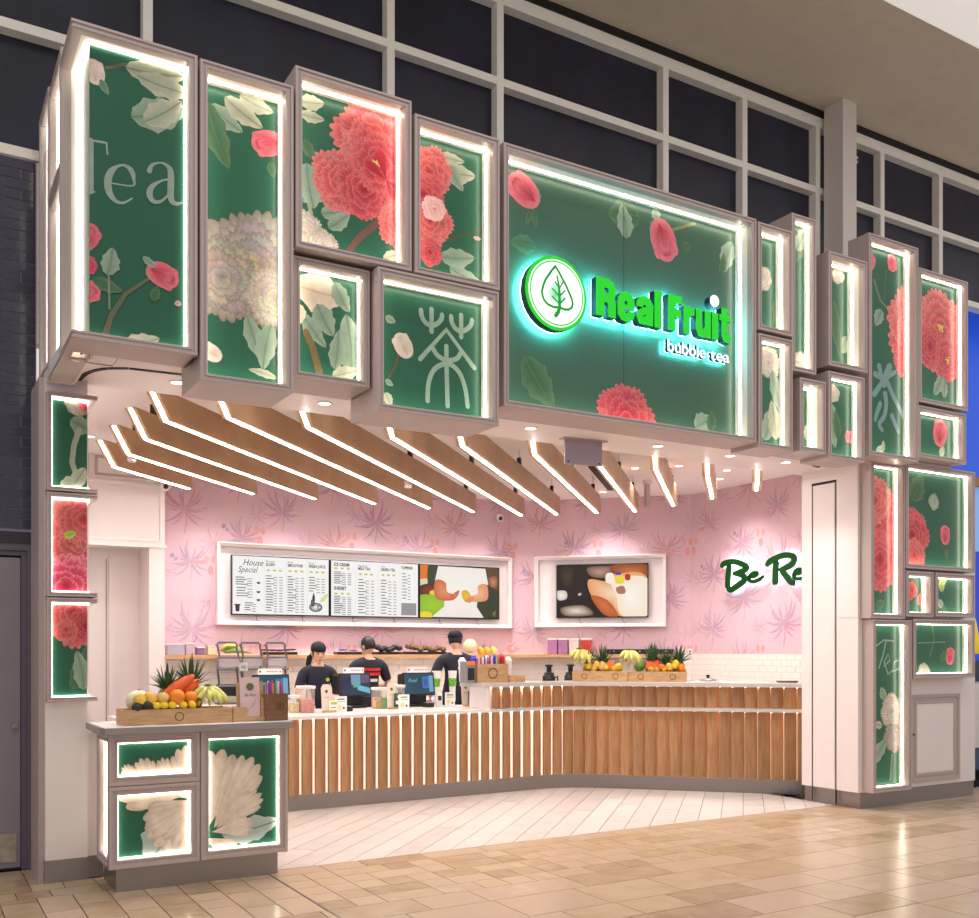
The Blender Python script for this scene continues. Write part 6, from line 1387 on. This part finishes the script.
    hm = MB(); hm.ell(hp(0,.012,.012), (.084*k,.098*k,.112*k), 20, 14, RH, lambda p: (p.x, p.y if p.y > -.55 or p.z > .45 else -.55, p.z if p.z > -.55 else -.55)); hm.build('hair', M_HAIR, t, smooth=True)
    if female:
        MB().tube([tuple(hp(-.04,.075,.0)), tuple(hp(-.075,.075,-.08)), tuple(hp(-.09,.06,-.16)), tuple(hp(-.09,.05,-.23))], .035*k, 10, (.9,1,.9,.4)).build('ponytail', M_HAIR, t, smooth=True)
    if hair == 'cap':
        M_CAP = mat('black_cap', (20,20,26), .75); MB().ell(hp(0,.008,.048), (.092*k,.108*k,.088*k), 22, 12, RH, lambda p: (p.x, p.y, max(p.z, -.22))).build('cap', M_CAP, t, smooth=True)
        br = MB(); br.ell(hp(0,.105 if True else -.1,.012), (.06*k,.06*k,.010*k), 16, 6, RH); br.build('cap_peak', M_CAP, t, smooth=True)
    if back_print:
        for zz_, w, c in back_print:
            mb = MB(); pts = []
            for i in range(9):
                u = -1+2*i/8; pts.append((u*w, (.137-.035*u*u)*k))
            for i in range(8): mb.quad((pts[i][0],pts[i][1],zz_), (pts[i+1][0],pts[i+1][1],zz_), (pts[i+1][0],pts[i+1][1],zz_+.035), (pts[i][0],pts[i][1],zz_+.035))
            o = mb.build('back_print', mat('tee_print_%d%d%d' % c, c, .7), t); sd = o.modifiers.new('t', 'SOLIDIFY'); sd.thickness = .004; sd.offset = 1
    return t
p = at_y(318, 680, 10.55); w = person('woman in a black cap and navy tee looking down at the till', (p.x, p.y, 0), math.radians(-10), 1.60, (((-.25,-.02,1.12),(-.16,-.24,1.02)), ((.25,-.03,1.12),(.14,-.25,1.03))), (.26, math.radians(8)), True, 'cap')
# small round badge on her chest
MB().lathe([(.022,0),(.022,.004)], 14).xform(Matrix.Translation((.085,-.125,1.22)) @ Matrix.Rotation(math.pi/2,4,'X')).build('chest_badge', mat('lime_badge', (190,210,60), .5), w)
p = at_y(368, 680, 11.0); person('person seen from behind in a navy tee with red and white stripes', (p.x, p.y, 0), math.radians(185), 1.68, (((-.30,-.02,1.14),(-.20,-.26,1.08)), ((.27,-.04,1.12),(.16,-.27,1.06))), (.25, math.radians(20)), False, 'bare', ((1.30,.11,(206,40,44)), (1.245,.11,(206,40,44)), (1.17,.07,(226,226,230))))
p = at_y(455.5, 680, 10.75); person('man seen from behind in a backward black cap and navy tee', (p.x, p.y, 0), math.radians(168), 1.75, (((-.27,-.03,1.12),(-.18,-.26,1.05)), ((.30,.04,1.13),(.30,-.06,.93))), (.32, math.radians(-14)), False, 'cap')
